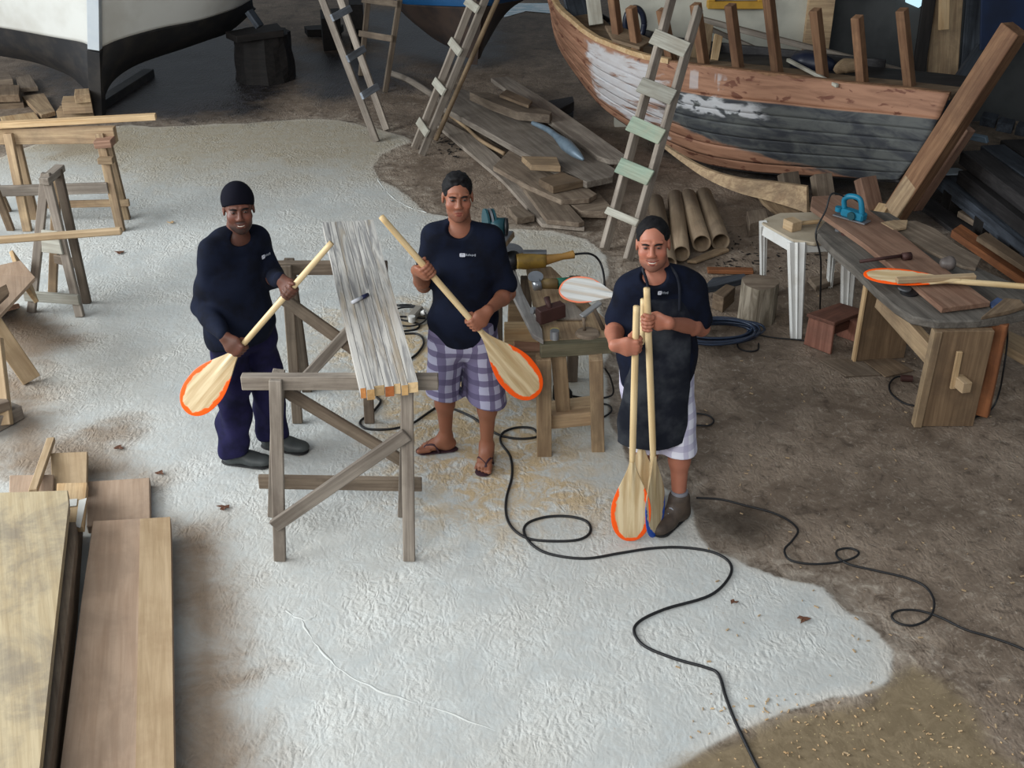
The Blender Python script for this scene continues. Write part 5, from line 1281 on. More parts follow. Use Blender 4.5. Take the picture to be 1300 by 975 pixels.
def head(vol, C, f, up, sc=1.0, fat=1.0):
    f = Vector(f).normalized(); r = f.cross(Vector(up)).normalized(); u = r.cross(f)     # r = the person's right
    P = lambda a, b, c: C + (r * a + f * b + u * c) * sc
    ax3 = [r, f, u]
    E_ = lambda p, rad, k=.02, op='u': vol.ell(P(*p), ax3, [x * sc for x in rad], k=k * sc, op=op)
    E_((0, -.018, .045), (.076, .094, .083)); E_((0, .022, -.020), (.058 * fat, .069, .086), .03)
    E_((0, .050, -.080), (.044 * fat, .040, .034), .03); E_((0, .072, -.098), (.020, .018, .016), .02)
    for sx in (-1, 1):
        E_((sx * .040 * fat, .004, -.064), (.018, .034, .022), .03)      # jaw corner
        E_((sx * .040, .060, -.022), (.026, .026, .024), .025)           # cheek
        E_((sx * .031, .101, .014), (.017, .016, .012), .012, 's')       # eye socket
        E_((sx * .031, .080, .012), (.0135, .0125, .0125), .003)         # eyeball lid
        vol.cap(P(sx * .012, .090, .034), P(sx * .050, .074, .034), .0085 * sc, .006 * sc, k=.014 * sc)
        E_((sx * .079, -.004, .000), (.0085, .019, .030), .008); E_((sx * .086, .001, .004), (.006, .010, .017), .005, 's')
        E_((sx * .0135, .098, -.029), (.0085, .010, .007), .006)         # nostril wings
    vol.cap(P(0, .088, .022), P(0, .107, -.022), .0085 * sc, .0125 * sc, k=.012 * sc)
    vol.cap(P(-.021, .083, -.058), P(.021, .083, -.058), .0065 * sc, .0065 * sc, k=.008 * sc)
    vol.cap(P(-.012, .089, -.056), P(.012, .089, -.056), .0065 * sc, .0065 * sc, k=.006 * sc)
    vol.cap(P(-.015, .087, -.069), P(.015, .087, -.069), .0072 * sc, .0072 * sc, k=.006 * sc)
    vol.cap(P(-.022, .094, -.0628), P(.022, .094, -.0628), .0022 * sc, .0022 * sc, k=.004 * sc, op='s')
    return P, (r, f, u)
def foot(vol, heel, toe, ankle, sc=1.0, toes=True, yaw_in=0):
    d = (toe - heel); d.z = 0; L = d.length; d.normalize(); sd = Vector((d.y, -d.x, 0)); up = Vector((0, 0, 1))
    vol.ell(heel + d * .035 + up * .032, [d, sd, up], [.042, .032, .032], k=.03)
    vol.ecap(heel + d * .06 + up * .038, heel + d * (L * .68) + up * .022, sd, (.030, .036), (.043, .022), k=.03)
    vol.cap(heel + d * .05 + up * .04, ankle, .036, .035, k=.03)
    vol.ecap(ankle, heel + d * (L * .52) + up * .035, sd, (.034, .030), (.030, .022), k=.03)
    if toes:
        for i in range(5):
            x = (-.036 + i * .0185); lt = L - .006 - .010 * (i ** 1.2) * .75; rt = [.0140, .0105, .0098, .0094, .009][i]
            if yaw_in < 0: x = -x
            vol.cap(heel + d * (L * .66) + sd * x + up * .018, heel + d * (lt - rt) + sd * x * 1.12 + up * (rt + .002), rt * 1.1, rt, k=.006)
def col_attr(me, V, fn):
    C = fn(V.astype(np.float64)); at = me.color_attributes.new('tint', 'FLOAT_COLOR', 'POINT')
    at.data.foreach_set('color', np.concatenate([C, np.ones((len(C), 1))], 1).astype(np.float32).ravel())
def skin_mat(name):
    t = NT(name); v = t.coord('Object', rand=False); n = t.noise(v, 60, 4, .6); n2 = t.noise(v, 9, 4, .6)
    base = t.attr('tint', 'Color'); col = t.mix(t.math('MULTIPLY', t.ramp(n2, .4, .7), .22), base, srgb(140, 74, 56))
    t.bump(n, .15, .002); m = t.done(col, .5, 0, .35)
    t.b.inputs['Subsurface Weight'].default_value = .08; t.b.inputs['Subsurface Radius'].default_value = (.012, .005, .003); return m
m_skin = skin_mat('skin')
def cloth(name, c1, c2, sc=9, weave=.2, rough=.9):
    t = NT(name); v = t.coord('Object', rand=False); n = t.noise(v, sc, 4, .6); f = t.noise(v, 300, 2)
    t.bump(t.math('ADD', n, t.math('MULTIPLY', f, weave)), .25, .006); return t.done(t.mix(t.ramp(n, .4, .7), c1, c2), rough, 0, .15)
m_navyshirt = cloth('navy_black_cotton', srgb(17, 23, 40), srgb(12, 15, 26))
m_trousers = cloth('dark_indigo_trousers', srgb(34, 32, 66), srgb(24, 24, 46))
m_apron = cloth('dusty_black_apron', srgb(24, 27, 36), srgb(58, 61, 66), 5)
m_print = plain('white_print', srgb(206, 210, 222), .6, nz=0); m_print2 = plain('grey_print', srgb(140, 146, 156), .6, nz=0)
m_hair = plain('black_hair', srgb(13, 12, 14), .7, nz=.5, nscale=60, bump=.8, c2=srgb(26, 23, 24), spec=.2)
m_eye = plain('eye_white', srgb(96, 80, 74), .2, nz=0); m_iris = plain('dark_iris', srgb(20, 12, 10), .15, nz=0)
m_lip = plain('lip', srgb(120, 62, 54), .6, nz=.2, spec=.2); m_teeth = plain('teeth', srgb(206, 196, 184), .3, nz=0)
m_shoe = plain('dark_grey_leather', srgb(64, 68, 68), .55, nz=.5, nscale=14, c2=srgb(40, 42, 44)); m_sole = plain('black_sole', srgb(26, 26, 27), .7)
m_boot = plain('brown_leather_boot', srgb(78, 66, 56), .6, nz=.6, nscale=16, c2=srgb(42, 36, 33))
m_flip = plain('dark_purple_rubber', srgb(58, 34, 42), .7)
def plaid(name, base, dark, light):
    t = NT(name); v = t.coord('Object', rand=False); sp = t.new('ShaderNodeSeparateXYZ'); t.link(v, sp.inputs[0])
    n = t.math('MULTIPLY', t.math('SUBTRACT', t.noise(v, 6, 3), .5), .035)
    xx = t.math('ADD', t.math('ADD', sp.outputs[0], t.math('MULTIPLY', sp.outputs[1], .8)), n); zz = t.math('ADD', sp.outputs[2], n)
    def bands(x, per, w, ph): return t.math('LESS_THAN', t.math('FRACT', t.math('ADD', t.math('DIVIDE', x, per), ph)), w)
    a = bands(xx, .085, .42, .1); b = bands(zz, .085, .42, .35)
    col = t.mix(t.math('MULTIPLY', t.math('ADD', a, b), .42), base, dark)
    both = t.math('MULTIPLY', t.math('SUBTRACT', 1.0, a), t.math('SUBTRACT', 1.0, b)); col = t.mix(t.math('MULTIPLY', both, .75), col, light)
    t.bump(t.noise(v, 12, 4), .3, .006); return t.done(col, .9, 0, .1)
m_plaid = plaid('purple_grey_plaid', srgb(128, 120, 150), srgb(84, 78, 104), srgb(176, 176, 196))
m_plaid2 = plaid('white_lilac_check', srgb(206, 202, 218), srgb(170, 166, 190), srgb(224, 224, 234))

SK = {'dark': (srgb(92, 60, 48), srgb(38, 27, 25)), 'mid': (srgb(138, 90, 68), srgb(88, 60, 50)), 'ruddy': (srgb(166, 108, 86), srgb(94, 64, 54))}
def torso_ops(v, J, g, extra=0.0):
    """shared trunk volume: g grows it for clothing"""
    r = J['r']
    v.ecap(J['pelvis'], J['waist'], r, (J['hipw'] + g, J['hipd'] + g), (J['waistw'] + g, J['waistd'] + g), k=.05)
    v.ecap(J['waist'], J['chest'], r, (J['waistw'] + g, J['waistd'] + g), (J['chestw'] + g, J['chestd'] + g), k=.05)
    v.ecap(J['chest'], J['upper'], r, (J['chestw'] + g, J['chestd'] + g), (J['chestw'] * .86 + g, J['chestd'] * .72 + g), k=.05)
    for s in ('R', 'L'):
        v.cap(J['upper'].lerp(J['neck'], .6), J['sh' + s], .048 + g, .056 + g, k=.06)
        v.ecap(J['chest'] + (J['sh' + s] - J['upper']) * .5, J['sh' + s].lerp(J['upper'], .35), r, (.07 + g, .07 + g), (.06 + g, .06 + g), k=.05)
    return v
def body_ops(v, J, fatarm=1.0):
    torso_ops(v, J, -.012)
    v.cap(J['upper'] + Vector((0, 0, .01)), J['headbase'] + Vector((0, .022, 0)), .064, .056, k=.03)
    for s in ('R', 'L'):
        S1, E1, W1 = J['sh' + s], J['el' + s], J['wr' + s]
        v.cap(S1, S1.lerp(E1, .45), .052 * fatarm, .047 * fatarm, k=.03); v.cap(S1.lerp(E1, .45), E1, .047 * fatarm, .039 * fatarm, k=.02)
        m = E1.lerp(W1, .3); v.cap(E1, m, .038 * fatarm, .041 * fatarm, k=.02); v.cap(m, W1, .041 * fatarm, .0255, k=.02)
        H1, K1, A1 = J['hip' + s], J['kn' + s], J['an' + s]
        v.cap(H1, K1, .082, .051, k=.04); c = K1.lerp(A1, .3) + Vector((0, .014, 0)); v.cap(K1, c, .050, .051, k=.04); v.cap(c, A1, .051, .033, k=.04)
def face_parts(PE, P, ax, sc, brow=(.03, .026), smile=False, skin=None, lipm=None, browm=None):
    r, f, u = ax
    R3 = Matrix((r, f, u)).transposed().to_4x4()
    for sx in (-1, 1):
        bm = bmesh.new(); bmesh.ops.create_uvsphere(bm, u_segments=16, v_segments=10, radius=1)
        bm_obj('eye', bm, m_eye, PE, Matrix.Translation(P(sx * .031, .0925, .011)) @ R3 @ Matrix.Diagonal((.0115 * sc, .0040 * sc, .0034 * sc, 1)), True)
        bm = bmesh.new(); bmesh.ops.create_uvsphere(bm, u_segments=14, v_segments=8, radius=1)
        bm_obj('iris', bm, m_iris, PE, Matrix.Translation(P(sx * .031, .0965, .011)) @ R3 @ Matrix.Diagonal((.0058 * sc, .002 * sc, .0042 * sc, 1)), True)
        tube('eyebrow', [P(sx * .012, .0985, brow[0] - .005), P(sx * .032, .0935, brow[0] - .001), P(sx * .050, .081, brow[1] - .002)], [.002, .0048 * sc, .0045 * sc, .0015], m_hair, PE, n=4, seg=8)
    sw = .031 if smile else .026
    tube('upper_lip', [P(-sw, .0855 - (.001 if smile else 0), -.060 + (.008 if smile else 0)), P(-.010, .0935, -.0585), P(0, .0945, -.0592), P(.010, .0935, -.0585), P(sw, .0855 - (.001 if smile else 0), -.060 + (.008 if smile else 0))], [.0024, .0042, .0038, .0042, .0024], lipm or m_lip, PE, n=4, seg=8)
    tube('lower_lip', [P(-.025, .0855, -.063 + (.004 if smile else 0)), P(-.008, .0925, -.0705 - (.003 if smile else 0)), P(.008, .0925, -.0705 - (.003 if smile else 0)), P(.025, .0855, -.063 + (.004 if smile else 0))], [.0015, .0045, .0045, .0015], lipm or m_lip, PE, n=4, seg=8)
    if smile:
        tube('teeth', [P(-.024, .0865, -.0580), P(-.009, .0930, -.0635), P(.009, .0930, -.0635), P(.024, .0865, -.0580)], [.0015, .0040, .0040, .0015], m_teeth, PE, n=4, seg=8)
def tint_fn(skin, J, P, ax, beard, stubble_top=-.03, mous=True):
    base = np.array(SK[skin][0][:3]); dk = np.array(SK[skin][1][:3]); r, f, u = [np.array(a) for a in ax]; C0 = np.array(P(0, 0, 0)); hs = (P(0, 0, 1) - P(0, 0, 0)).length
    def fn(V):
        q = (V - C0) / hs; a = q @ r; b = q @ f; c = q @ u
        col = np.tile(base, (len(V), 1))
        near = (np.abs(c) < .2) & (np.abs(a) < .12) & (np.abs(b) < .16)
        sm = lambda x, lo, hi: np.clip((x - lo) / (hi - lo), 0, 1)
        jaw = sm(-c, .048 - .0 * b, .075) * sm(b, -.03, .03); jaw = np.maximum(jaw, sm(np.abs(a), .052, .066) * sm(-c, .0, .03) * sm(b, -.02, .02) * sm(-b, -.08, -.03))
        mo = sm(-c, .036, .044) * sm(b, .06, .075) * sm(-np.abs(a), -.034, -.024) * (1 - sm(-c, .056, .060)) if mous else 0
        lipzone = sm(-np.abs(a), -.026, -.02) * sm(-c, .052, .056) * (1 - sm(-c, .074, .078)) * sm(b, .07, .08)
        w = np.clip(np.maximum(jaw * (1 - sm(-c, .118, .13) * .6), mo), 0, 1) * (1 - lipzone) * beard * near
        col = col * (1 - w[:, None]) + dk * w[:, None]
        ck = np.exp(-((np.abs(a) - .042) ** 2 + (c + .02) ** 2) / .0005) * near * sm(b, .03, .06) * .35
        col = col * (1 - ck[:, None]) + np.array(srgb(168, 92, 76)[:3]) * ck[:, None] * (base.mean() / .2) ** .5
        sock = np.exp(-((np.abs(a) - .031) ** 2 / .0005 + (c - .012) ** 2 / .00022)) * near * sm(b, .05, .08) * .45
        col = col * (1 - sock[:, None] * .95)
        return col
    return fn
def wr(amp, seed, dirx=(1, 1, 1), fr=26):
    rs = np.random.RandomState(seed); K = [(rs.normal(size=3) * np.array(dirx), rs.uniform(0, 6.28), rs.uniform(.5, 1)) for _ in range(7)]
    def f(x, y, z):
        o = 0
        for k, ph, a in K:
            k = k / np.linalg.norm(k); w = (x * k[0] + y * k[1] + z * k[2]) * fr * (.6 + a) + ph
            o = o + a * np.sin(w + 1.4 * np.sin((x * k[1] + y * k[2] + z * k[0]) * fr * .6 + ph))
        return o * amp / 3
    return f
def mkobj(name, vol, h, mat, PE, wrk=None, tint=None, **kw):
    me, V = vol.mesh(name, h, wrk)
    if tint: col_attr(me, V, tint)
    return mesh_obj(name, me, mat, PE, None, True, **kw)
def hair_vol(P, ax, sc, cap_=False, front=.072, side=-.01, thick=.010):
    v = Vol(); r, f, u = ax
    v.ell(P(0, -.020, .050), [r, f, u], [(.080 + thick) * sc, (.097 + thick) * sc, (.084 + thick) * sc], k=.01)
    return v
def shoe(PE, heel, toe, ankle, mat, boot=False, sc=1.0):
    d = toe - heel; d.z = 0; L = d.length; d.normalize(); sd = Vector((d.y, -d.x, 0)); up = Vector((0, 0, 1))
    v = Vol()
    v.ell(heel + d * .05 + up * .045, [d, sd, up], [.056, .041, .046], k=.03)
    v.ecap(heel + d * .07 + up * .05, heel + d * (L * .62) + up * .038, sd, (.040, .046), (.050, .034), k=.04)
    v.ell(heel + d * (L - .062) + up * .036, [d, sd, up], [.068, .052, .040 if boot else .033], k=.03)
    if boot:
        v.cap(heel + d * .06 + up * .05, ankle + up * .035, .058, .058, k=.03); v.ecap(ankle, heel + d * (L * .55) + up * .05, sd, (.046, .046), (.042, .03), k=.03)
        v.ell(ankle + up * .105, [d, sd, up], [.046, .046, .05], k=.01, op='s')
    else:
        v.cap(heel + d * .055 + up * .05, heel + d * .06 + up * .085, .042, .040, k=.03); v.ecap(heel + d * .08 + up * .075, heel + d * (L * .55) + up * .055, sd, (.038, .03), (.036, .02), k=.03)
    v.cut(heel + up * .014, (0, 0, -1))
    O = mkobj('shoe' if not boot else 'boot', v, .005, mat, PE)
    s = Vol(); s.ecap(heel + d * .045 + up * .010, heel + d * (L - .055) + up * .010, sd, (.046, .013), (.056, .013), k=.01, end=.056); s.cut(heel + up * .001, (0, 0, -1))
    mkobj('sole', s, .005, m_sole, O)
    for i in range(3):
        c = heel + d * (L * (.40 + .09 * i)) + up * ((.122 - .021 * i) if boot else (.098 - .012 * i))
        tube('lace', [c - sd * .026 - up * .010, c + up * .006, c + sd * .026 - up * .010], .0034, m_print2 if boot else m_sole, O, n=3, seg=6)
    return O
def label_print(PE, c, right, up_, nrm, w=.062):
    """small white chest print: rounded badge with a notch, then a short run of letters"""
    right = Vector(right).normalized(); up_ = Vector(up_).normalized(); n = Vector(nrm).normalized()
    def quad(x0, x1, y0, y1, mat, nm, cut=False):
        o = c + n * .001
        P = [o + right * a + up_ * b for a, b in ((x0, y0 + .002), (x0 + .002, y0), (x1 - .003, y0), (x1, y0 + .004), (x1, y1 - .002), (x1 - .002, y1), (x0 + .003, y1), (x0, y1 - .003))]
        bm = bmesh.new(); a_ = [bm.verts.new(p) for p in P]; b_ = [bm.verts.new(p - n * .0025) for p in P]
        bm.faces.new(a_); bm.faces.new(b_[::-1])
        for i in range(8): bm.faces.new((a_[i], a_[(i + 1) % 8], b_[(i + 1) % 8], b_[i]))
        return bm_obj(nm, bm, mat, PE)
    quad(-.5 * w, -.16 * w, -.011, .012, m_print, 'shirt_print')
    quad(-.42 * w, -.24 * w, .001, .005, m_navyshirt, 'print_notch')
    x = -.12 * w
    for i, (lw, h0, h1) in enumerate(((.075, -.006, .010), (.06, -.006, .005), (.06, -.006, .009), (.06, -.006, .005), (.075, -.008, .005), (.06, -.006, .005), (.075, -.009, .008))):
        quad(x, x + lw * w, h0, h1, m_print2, 'print_letter'); x += (lw + .022) * w
# ---------------------------------------------------------------- the three men
def vx(a): return Vector(a)
UP = Vector((0, 0, 1))
def solve_hands(pd, ga, gb): return
def man(label, base, J, headC, headf, skin, hands, lip=None, headsc=.96, beard=.6, smile=False, fat=1.0, fatarm=1.0, feet=None, toes=False, tilt=0.0):
    PE = thing('person', label, 'person', base, group=None)
    v = Vol(); body_ops(v, J, fatarm)
    upv = Vector((0, 0, 1)); f = Vector(headf).normalized(); upv = (upv + Vector((tilt, 0, 0))).normalized()
    P, ax = head(v, headC, f, upv, headsc, fat)
    for hd in hands: hand(v, *hd['a'], **hd.get('k', {}))
    for ft in feet: foot(v, *ft, toes=toes)
    me, V = v.mesh('body', .0046)
    col_attr(me, V, tint_fn(skin, J, P, ax, beard))
    mesh_obj('body', me, m_skin, PE, None, True)
    face_parts(PE, P, ax, headsc, smile=smile, lipm=lip)
    return PE, P, ax
def arms(J, s): return J['sh' + s], J['el' + s], J['wr' + s]

# ---- middle man -------------------------------------------------------------
Y0 = 5.70
ptop, ptip = D(484, 275, 5.36), D(682, 503, 5.50)
gR = ptop.lerp(ptip, .275); gL = ptop.lerp(ptip, .565)
s_ax = (ptop - ptip).normalized()
J = dict(r=Vector((-1, -.10, 0)).normalized())
J['neck'] = D(583, 285, Y0); J['upper'] = D(586, 306, Y0 + .02); J['chest'] = D(588, 345, Y0 + .01); J['waist'] = D(588, 402, Y0 + .0)
J['pelvis'] = Vector((D(588, 440, Y0).x, Y0 + .0, .90)); J['headbase'] = D(582, 268, Y0 - .01)
J.update(chestw=.165, chestd=.115, waistw=.155, waistd=.115, hipw=.160, hipd=.115)
J['shR'] = D(552, 301, Y0 + .01); J['shL'] = D(623, 304, Y0 + .02)
J['elR'] = D(538, 362, Y0 + .02); J['elL'] = D(645, 372, Y0 + .02)
J['hipR'] = Vector((J['pelvis'].x - .085, Y0, .88)); J['hipL'] = Vector((J['pelvis'].x + .085, Y0, .88))
anR = G(571, 571); anR = Vector((anR.x, anR.y, .09)); anL = G(617, 583); anL = Vector((anL.x, anL.y + .03, .09))
J['knR'] = Vector((D(564, 508, 5.68).x, 5.70, .47)); J['knL'] = Vector((D(619, 515, 5.64).x, 5.66, .47)); J['anR'] = anR; J['anL'] = anL
cR = (gR - J['elR']); nR = Vector((-.65, -.45, -.55)); cR2 = Vector((.75, -.5, .3))
cL = Vector((-1, -.25, -.2)); nL = Vector((.15, -.75, .65))
def wristof(g, s, c, n, rs):
    s = s.normalized(); n = (n - s * n.dot(s)).normalized(); c = (c - s * c.dot(s) - n * c.dot(n)).normalized()
    return g + n * (rs + .013) - c * (.022 + .072)
J['wrR'] = wristof(gR, s_ax, cR2, nR, .0165); J['wrL'] = wristof(gL, s_ax, cL, nL, .0165)
heelR, toeR = G(578, 571), G(534, 574); heelL, toeL = G(620, 578), G(614, 598)
toeR = heelR + (toeR - heelR).normalized() * .235; toeL = heelL + (toeL - heelL).normalized() * .235
fz = Vector((0, 0, .016))
J['anR'] = heelR + (toeR - heelR) * .22 + Vector((0, 0, .105)); J['anL'] = heelL + (toeL - heelL) * .22 + Vector((0, 0, .105))
PM, P, ax = man('man with short black hair in a navy t-shirt, plaid shorts and flip-flops holding a paddle', Vector((J['pelvis'].x, Y0, 0)), J, D(581, 251, Y0 - .03), Vector((.10, -1, .10)), 'mid',
                [dict(a=(gR, s_ax, cR2, nR, .0165)), dict(a=(gL, s_ax, cL, nL, .0165))], beard=.62, feet=[(heelR + fz, toeR + fz, J['anR']), (heelL + fz, toeL + fz, J['anL'])], toes=True)
# hair
v = Vol(); v.ell(P(0, -.020, .048), ax, [.0775, .0960, .0860], k=.01)
v.ell(P(0, .035, .117), ax, [.042, .034, .016], k=.02)
v.ell(P(0, .128, .006), ax, [.110, .088, .100], k=.006, op='s'); v.cut(P(0, -.03, -.03), -ax[2] - ax[1] * .25)
mkobj('hair', v, .0045, m_hair, PM, wr(.0022, 3, fr=140))
# t-shirt
v = Vol(); torso_ops(v, J, .010)
v.ecap(J['waist'], Vector((J['pelvis'].x, Y0, .80)), J['r'], (.168, .125), (.182, .138), k=.04)
for s in ('R', 'L'):
    S1, E1, W1 = arms(J, s); v.cap(S1, S1.lerp(E1, .80), .066, .064, k=.04); v.ops[-1] = v.ops[-1]
v.cut(Vector((0, 0, D(588, 441, Y0 - .13).z)), (0.02, 0, -1))
v.ell(P(.0, .03, -.158), ax, [.076, .080, .060], k=.008, op='s')
mkobj('t_shirt', v, .006, m_navyshirt, PM, wr(.008, 5, (1, 1, .6), 22))
label_print(PM, D(594, 324, Y0 - .135), (1, 0, 0), (0, -.25, 1), (0, -1, .35), .085)
# shorts
v = Vol(); v.ecap(Vector((J['pelvis'].x, Y0, .95)), Vector((J['pelvis'].x, Y0, .80)), J['r'], (.158, .122), (.178, .135), k=.04)
for s, hz in (('R', .475), ('L', .445)):
    H1 = J['hip' + s]; K1 = J['kn' + s]; e = Vector((K1.x, K1.y, hz - .06)); v.ecap(H1, e, J['r'], (.096, .11), (.108, .112), k=.035)
v.ecap(Vector((J['pelvis'].x - .02, Y0, .46)), Vector((J['pelvis'].x - .005, Y0, .62)), J['r'], (.012, .2), (.004, .2), k=.01, op='s')
v.cut(Vector((J['pelvis'].x, Y0, .44)), (-.12, 0.05, -1))
mkobj('shorts', v, .006, m_plaid, PM, wr(.006, 9, (1, 1, .4), 22))
for (h, t_) in ((heelR, toeR), (heelL, toeL)):
    d = (t_ - h).normalized(); sd = Vector((d.y, -d.x, 0)); v = Vol()
    v.ecap(h + d * .03 + UP * .008, t_ - d * .05 + UP * .008, sd, (.036, .008), (.047, .008), k=.01, end=.048); v.cut(h + UP * .0005, (0, 0, -1))
    fl = mkobj('flip_flop', v, .004, m_flip, PM)
    tp = h + d * ((t_ - h).length * .80) - sd * .014
    for sgn in (-1, 1):
        tube('strap', [tp + UP * .028, tp + UP * .050 - d * .018, h + d * .125 + sd * sgn * .034 + UP * .064, h + d * .095 + sd * sgn * .045 + UP * .012], [.005, .007, .007, .006], m_flip, fl, n=5, seg=8)
paddle('orange rimmed wooden paddle held across the body by the man in plaid shorts', ptop, ptip, (.1, -1, .45), bladeL=.52, w=.215)

# ---- left man ---------------------------------------------------------------
Y0 = 5.74
ptop, ptip = D(421, 308, 5.46), D(235, 522, 5.34)
gL = ptop.lerp(ptip, .28); gR = ptop.lerp(ptip, .615)
s_ax = (ptop - ptip).normalized()
bf = Vector((.72, -.7, 0)).normalized()
J = dict(r=Vector((-.7, -.72, 0)).normalized())
J['neck'] = D(301, 298, Y0); J['upper'] = D(299, 316, Y0 + .02); J['chest'] = D(298, 350, Y0 + .02); J['waist'] = D(303, 402, Y0 + .0)
J['pelvis'] = Vector((D(308, 440, Y0).x, Y0 + .02, .90)); J['headbase'] = D(301, 284, Y0 - .01)
J.update(chestw=.185, chestd=.135, waistw=.165, waistd=.145, hipw=.165, hipd=.130)
J['shR'] = D(270, 319, Y0 - .10); J['shL'] = D(327, 305, Y0 + .12)
J['elR'] = D(256, 388, Y0 - .06); J['elL'] = D(345, 352, Y0 + .06)
J['hipR'] = J['pelvis'] + J['r'] * .09 - UP * .02; J['hipL'] = J['pelvis'] - J['r'] * .09 - UP * .02
heelR, toeR = G(284, 586), G(344, 592); heelL, toeL = G(334, 566), G(392, 575)
toeR = heelR + (toeR - heelR).normalized() * .29; toeL = heelL + (toeL - heelL).normalized() * .29
J['anR'] = heelR + (toeR - heelR) * .25 + UP * .09; J['anL'] = heelL + (toeL - heelL) * .25 + UP * .09
J['knR'] = Vector((D(301, 512, 5.7).x, 5.68, .50)); J['knL'] = Vector((D(342, 505, 5.85).x, 5.84, .50))
cR2 = Vector((.8, -.15, .25)); nR = Vector((-.25, -.85, .25)); cL2 = Vector((.75, -.5, -.15)); nL = Vector((.35, .85, -.45))
J['wrR'] = wristof(gR, s_ax, cR2, nR, .0165); J['wrL'] = wristof(gL, s_ax, cL2, nL, .0165)
PL_, P, ax = man('man in a backwards black cap, long-sleeved navy shirt and dark trousers holding a paddle', Vector((J['pelvis'].x, Y0, 0)), J, D(303, 266, Y0 - .03), Vector((.26, -1, .08)), 'dark', lip=plain('dark_lip', srgb(84, 48, 42), .7, nz=.2, spec=.15), hands=
                 [dict(a=(gR, s_ax, cR2, nR, .0165)), dict(a=(gL, s_ax, cL2, nL, .0165))], beard=.9, feet=[(heelR + UP * .02, toeR - (toeR - heelR) * .14 + UP * .02, J['anR']), (heelL + UP * .02, toeL - (toeL - heelL) * .14 + UP * .02, J['anL'])], fat=1.03, smile=True)
v = Vol(); v.ell(P(0, -.020, .050), ax, [.0855, .1035, .095], k=.01); v.cut(P(0, .08, .048), -ax[2] + ax[1] * .38)
cp = mkobj('cap', v, .0045, plain('black_cap_cloth', srgb(16, 16, 26), .9, nz=.4, spec=.1), PL_)
tube('cap_brim', [P(.048, -.085, .012), P(.03, -.128, -.012), P(0, -.142, -.02), P(-.03, -.128, -.012), P(-.048, -.085, .012)], [.012, .018, .02, .018, .012], bpy.data.materials['black_cap_cloth'], cp, n=5, seg=8)
v = Vol(); torso_ops(v, J, .012)
v.ecap(J['waist'], Vector((J['pelvis'].x - .01, Y0, .80)), J['r'], (.180, .160), (.190, .158), k=.04)
for s in ('R', 'L'):
    S1, E1, W1 = arms(J, s); v.cap(S1, E1, .064, .056, k=.025); v.cap(E1, E1.lerp(W1, .97), .057, .040, k=.03)
v.ell(P(0, .0, -.158), ax, [.066, .072, .042], k=.008, op='s')
v.cut(Vector((J['pelvis'].x, Y0, .78)), (0.05, 0, -1))
mkobj('long_sleeved_shirt', v, .006, m_navyshirt, PL_, wr(.009, 15, (1, 1, .8), 24))
label_print(PL_, D(333, 322, Y0 + .03) + bf * .035, (.72, .70, .18), (0, -.2, 1), (.6, -.75, .2), .055)
v = Vol(); v.ecap(J['pelvis'] + UP * .04, J['pelvis'] - UP * .08, J['r'], (.165, .135), (.175, .145), k=.04)
for s, hz in (('R', .10), ('L', .10)):
    H1 = J['hip' + s]; K1 = J['kn' + s]; A1 = J['an' + s]
    v.ecap(H1, K1, J['r'], (.102, .106), (.092, .096), k=.03); v.ecap(K1, Vector((A1.x, A1.y, hz)), J['r'], (.092, .096), (.086, .094), k=.03)
v.cut(Vector((0, 0, .085)), (0, 0.0, -1))
mkobj('trousers', v, .006, m_trousers, PL_, wr(.013, 25, (1, 1, 1.3), 26))
shoe(PL_, heelR, toeR, J['anR'], m_shoe); shoe(PL_, heelL, toeL, J['anL'], m_shoe)
paddle('orange rimmed wooden paddle held by the man in the backwards cap', ptop, ptip, (-.1, -1, .55), bladeL=.48, w=.215)

# ---- right man --------------------------------------------------------------
Y0 = 5.16
tA, bA = D(808, 389, 4.84), G(800, 687, .008) ; tA.y = bA.y - .02
tA = D(808, 389, bA.y - .06)
bB = G(834, 684, .006) + Vector((0, .03, 0)); tB = D(821, 366, bB.y - .05)
bC = G(815, 672, .006) + Vector((0, .07, 0)); tC = D(817, 380, bC.y - .06)
gR = tA.lerp(bA, .145); gL = tB.lerp(bB, .125)
J = dict(r=Vector((-1, .05, 0)).normalized())
J['neck'] = D(834, 344, Y0); J['upper'] = D(838, 363, Y0 + .03); J['chest'] = D(838, 398, Y0 + .03); J['waist'] = D(834, 448, Y0 + .02)
J['pelvis'] = Vector((D(836, 470, Y0).x, Y0 + .05, .90)); J['headbase'] = D(833, 330, Y0 - .01)
J.update(chestw=.175, chestd=.130, waistw=.172, waistd=.150, hipw=.165, hipd=.130)
J['shR'] = D(799, 368, Y0 + .02); J['shL'] = D(878, 368, Y0 + .04)
J['elR'] = D(780, 415, Y0 + .06); J['elL'] = D(890, 416, Y0 + .06)
J['hipR'] = J['pelvis'] + Vector((-.085, 0, -.02)); J['hipL'] = J['pelvis'] + Vector((.085, 0, -.02))
heelL, toeL = G(874, 655), G(853, 672); heelR, toeR = G(826, 650), G(812, 668)
toeL = heelL + (toeL - heelL).normalized() * .29; toeR = heelR + (toeR - heelR).normalized() * .29
heelL += Vector((-.015, .03, 0)); toeL += Vector((-.015, .03, 0)); heelR += Vector((0.02, .14, 0)); toeR += Vector((0.02, .14, 0))
J['anR'] = heelR + (toeR - heelR) * .25 + UP * .10; J['anL'] = heelL + (toeL - heelL) * .25 + UP * .10
J['knL'] = Vector((D(863, 572, 5.14).x, 5.15, .48)); J['knR'] = Vector((D(822, 572, 5.14).x, 5.18, .48))
rs = .0165
cR2 = Vector((.9, -.25, -.1)); nR = Vector((-.25, -.9, .15)); cL2 = Vector((-.85, -.45, .1)); nL = Vector((.55, .65, 0))
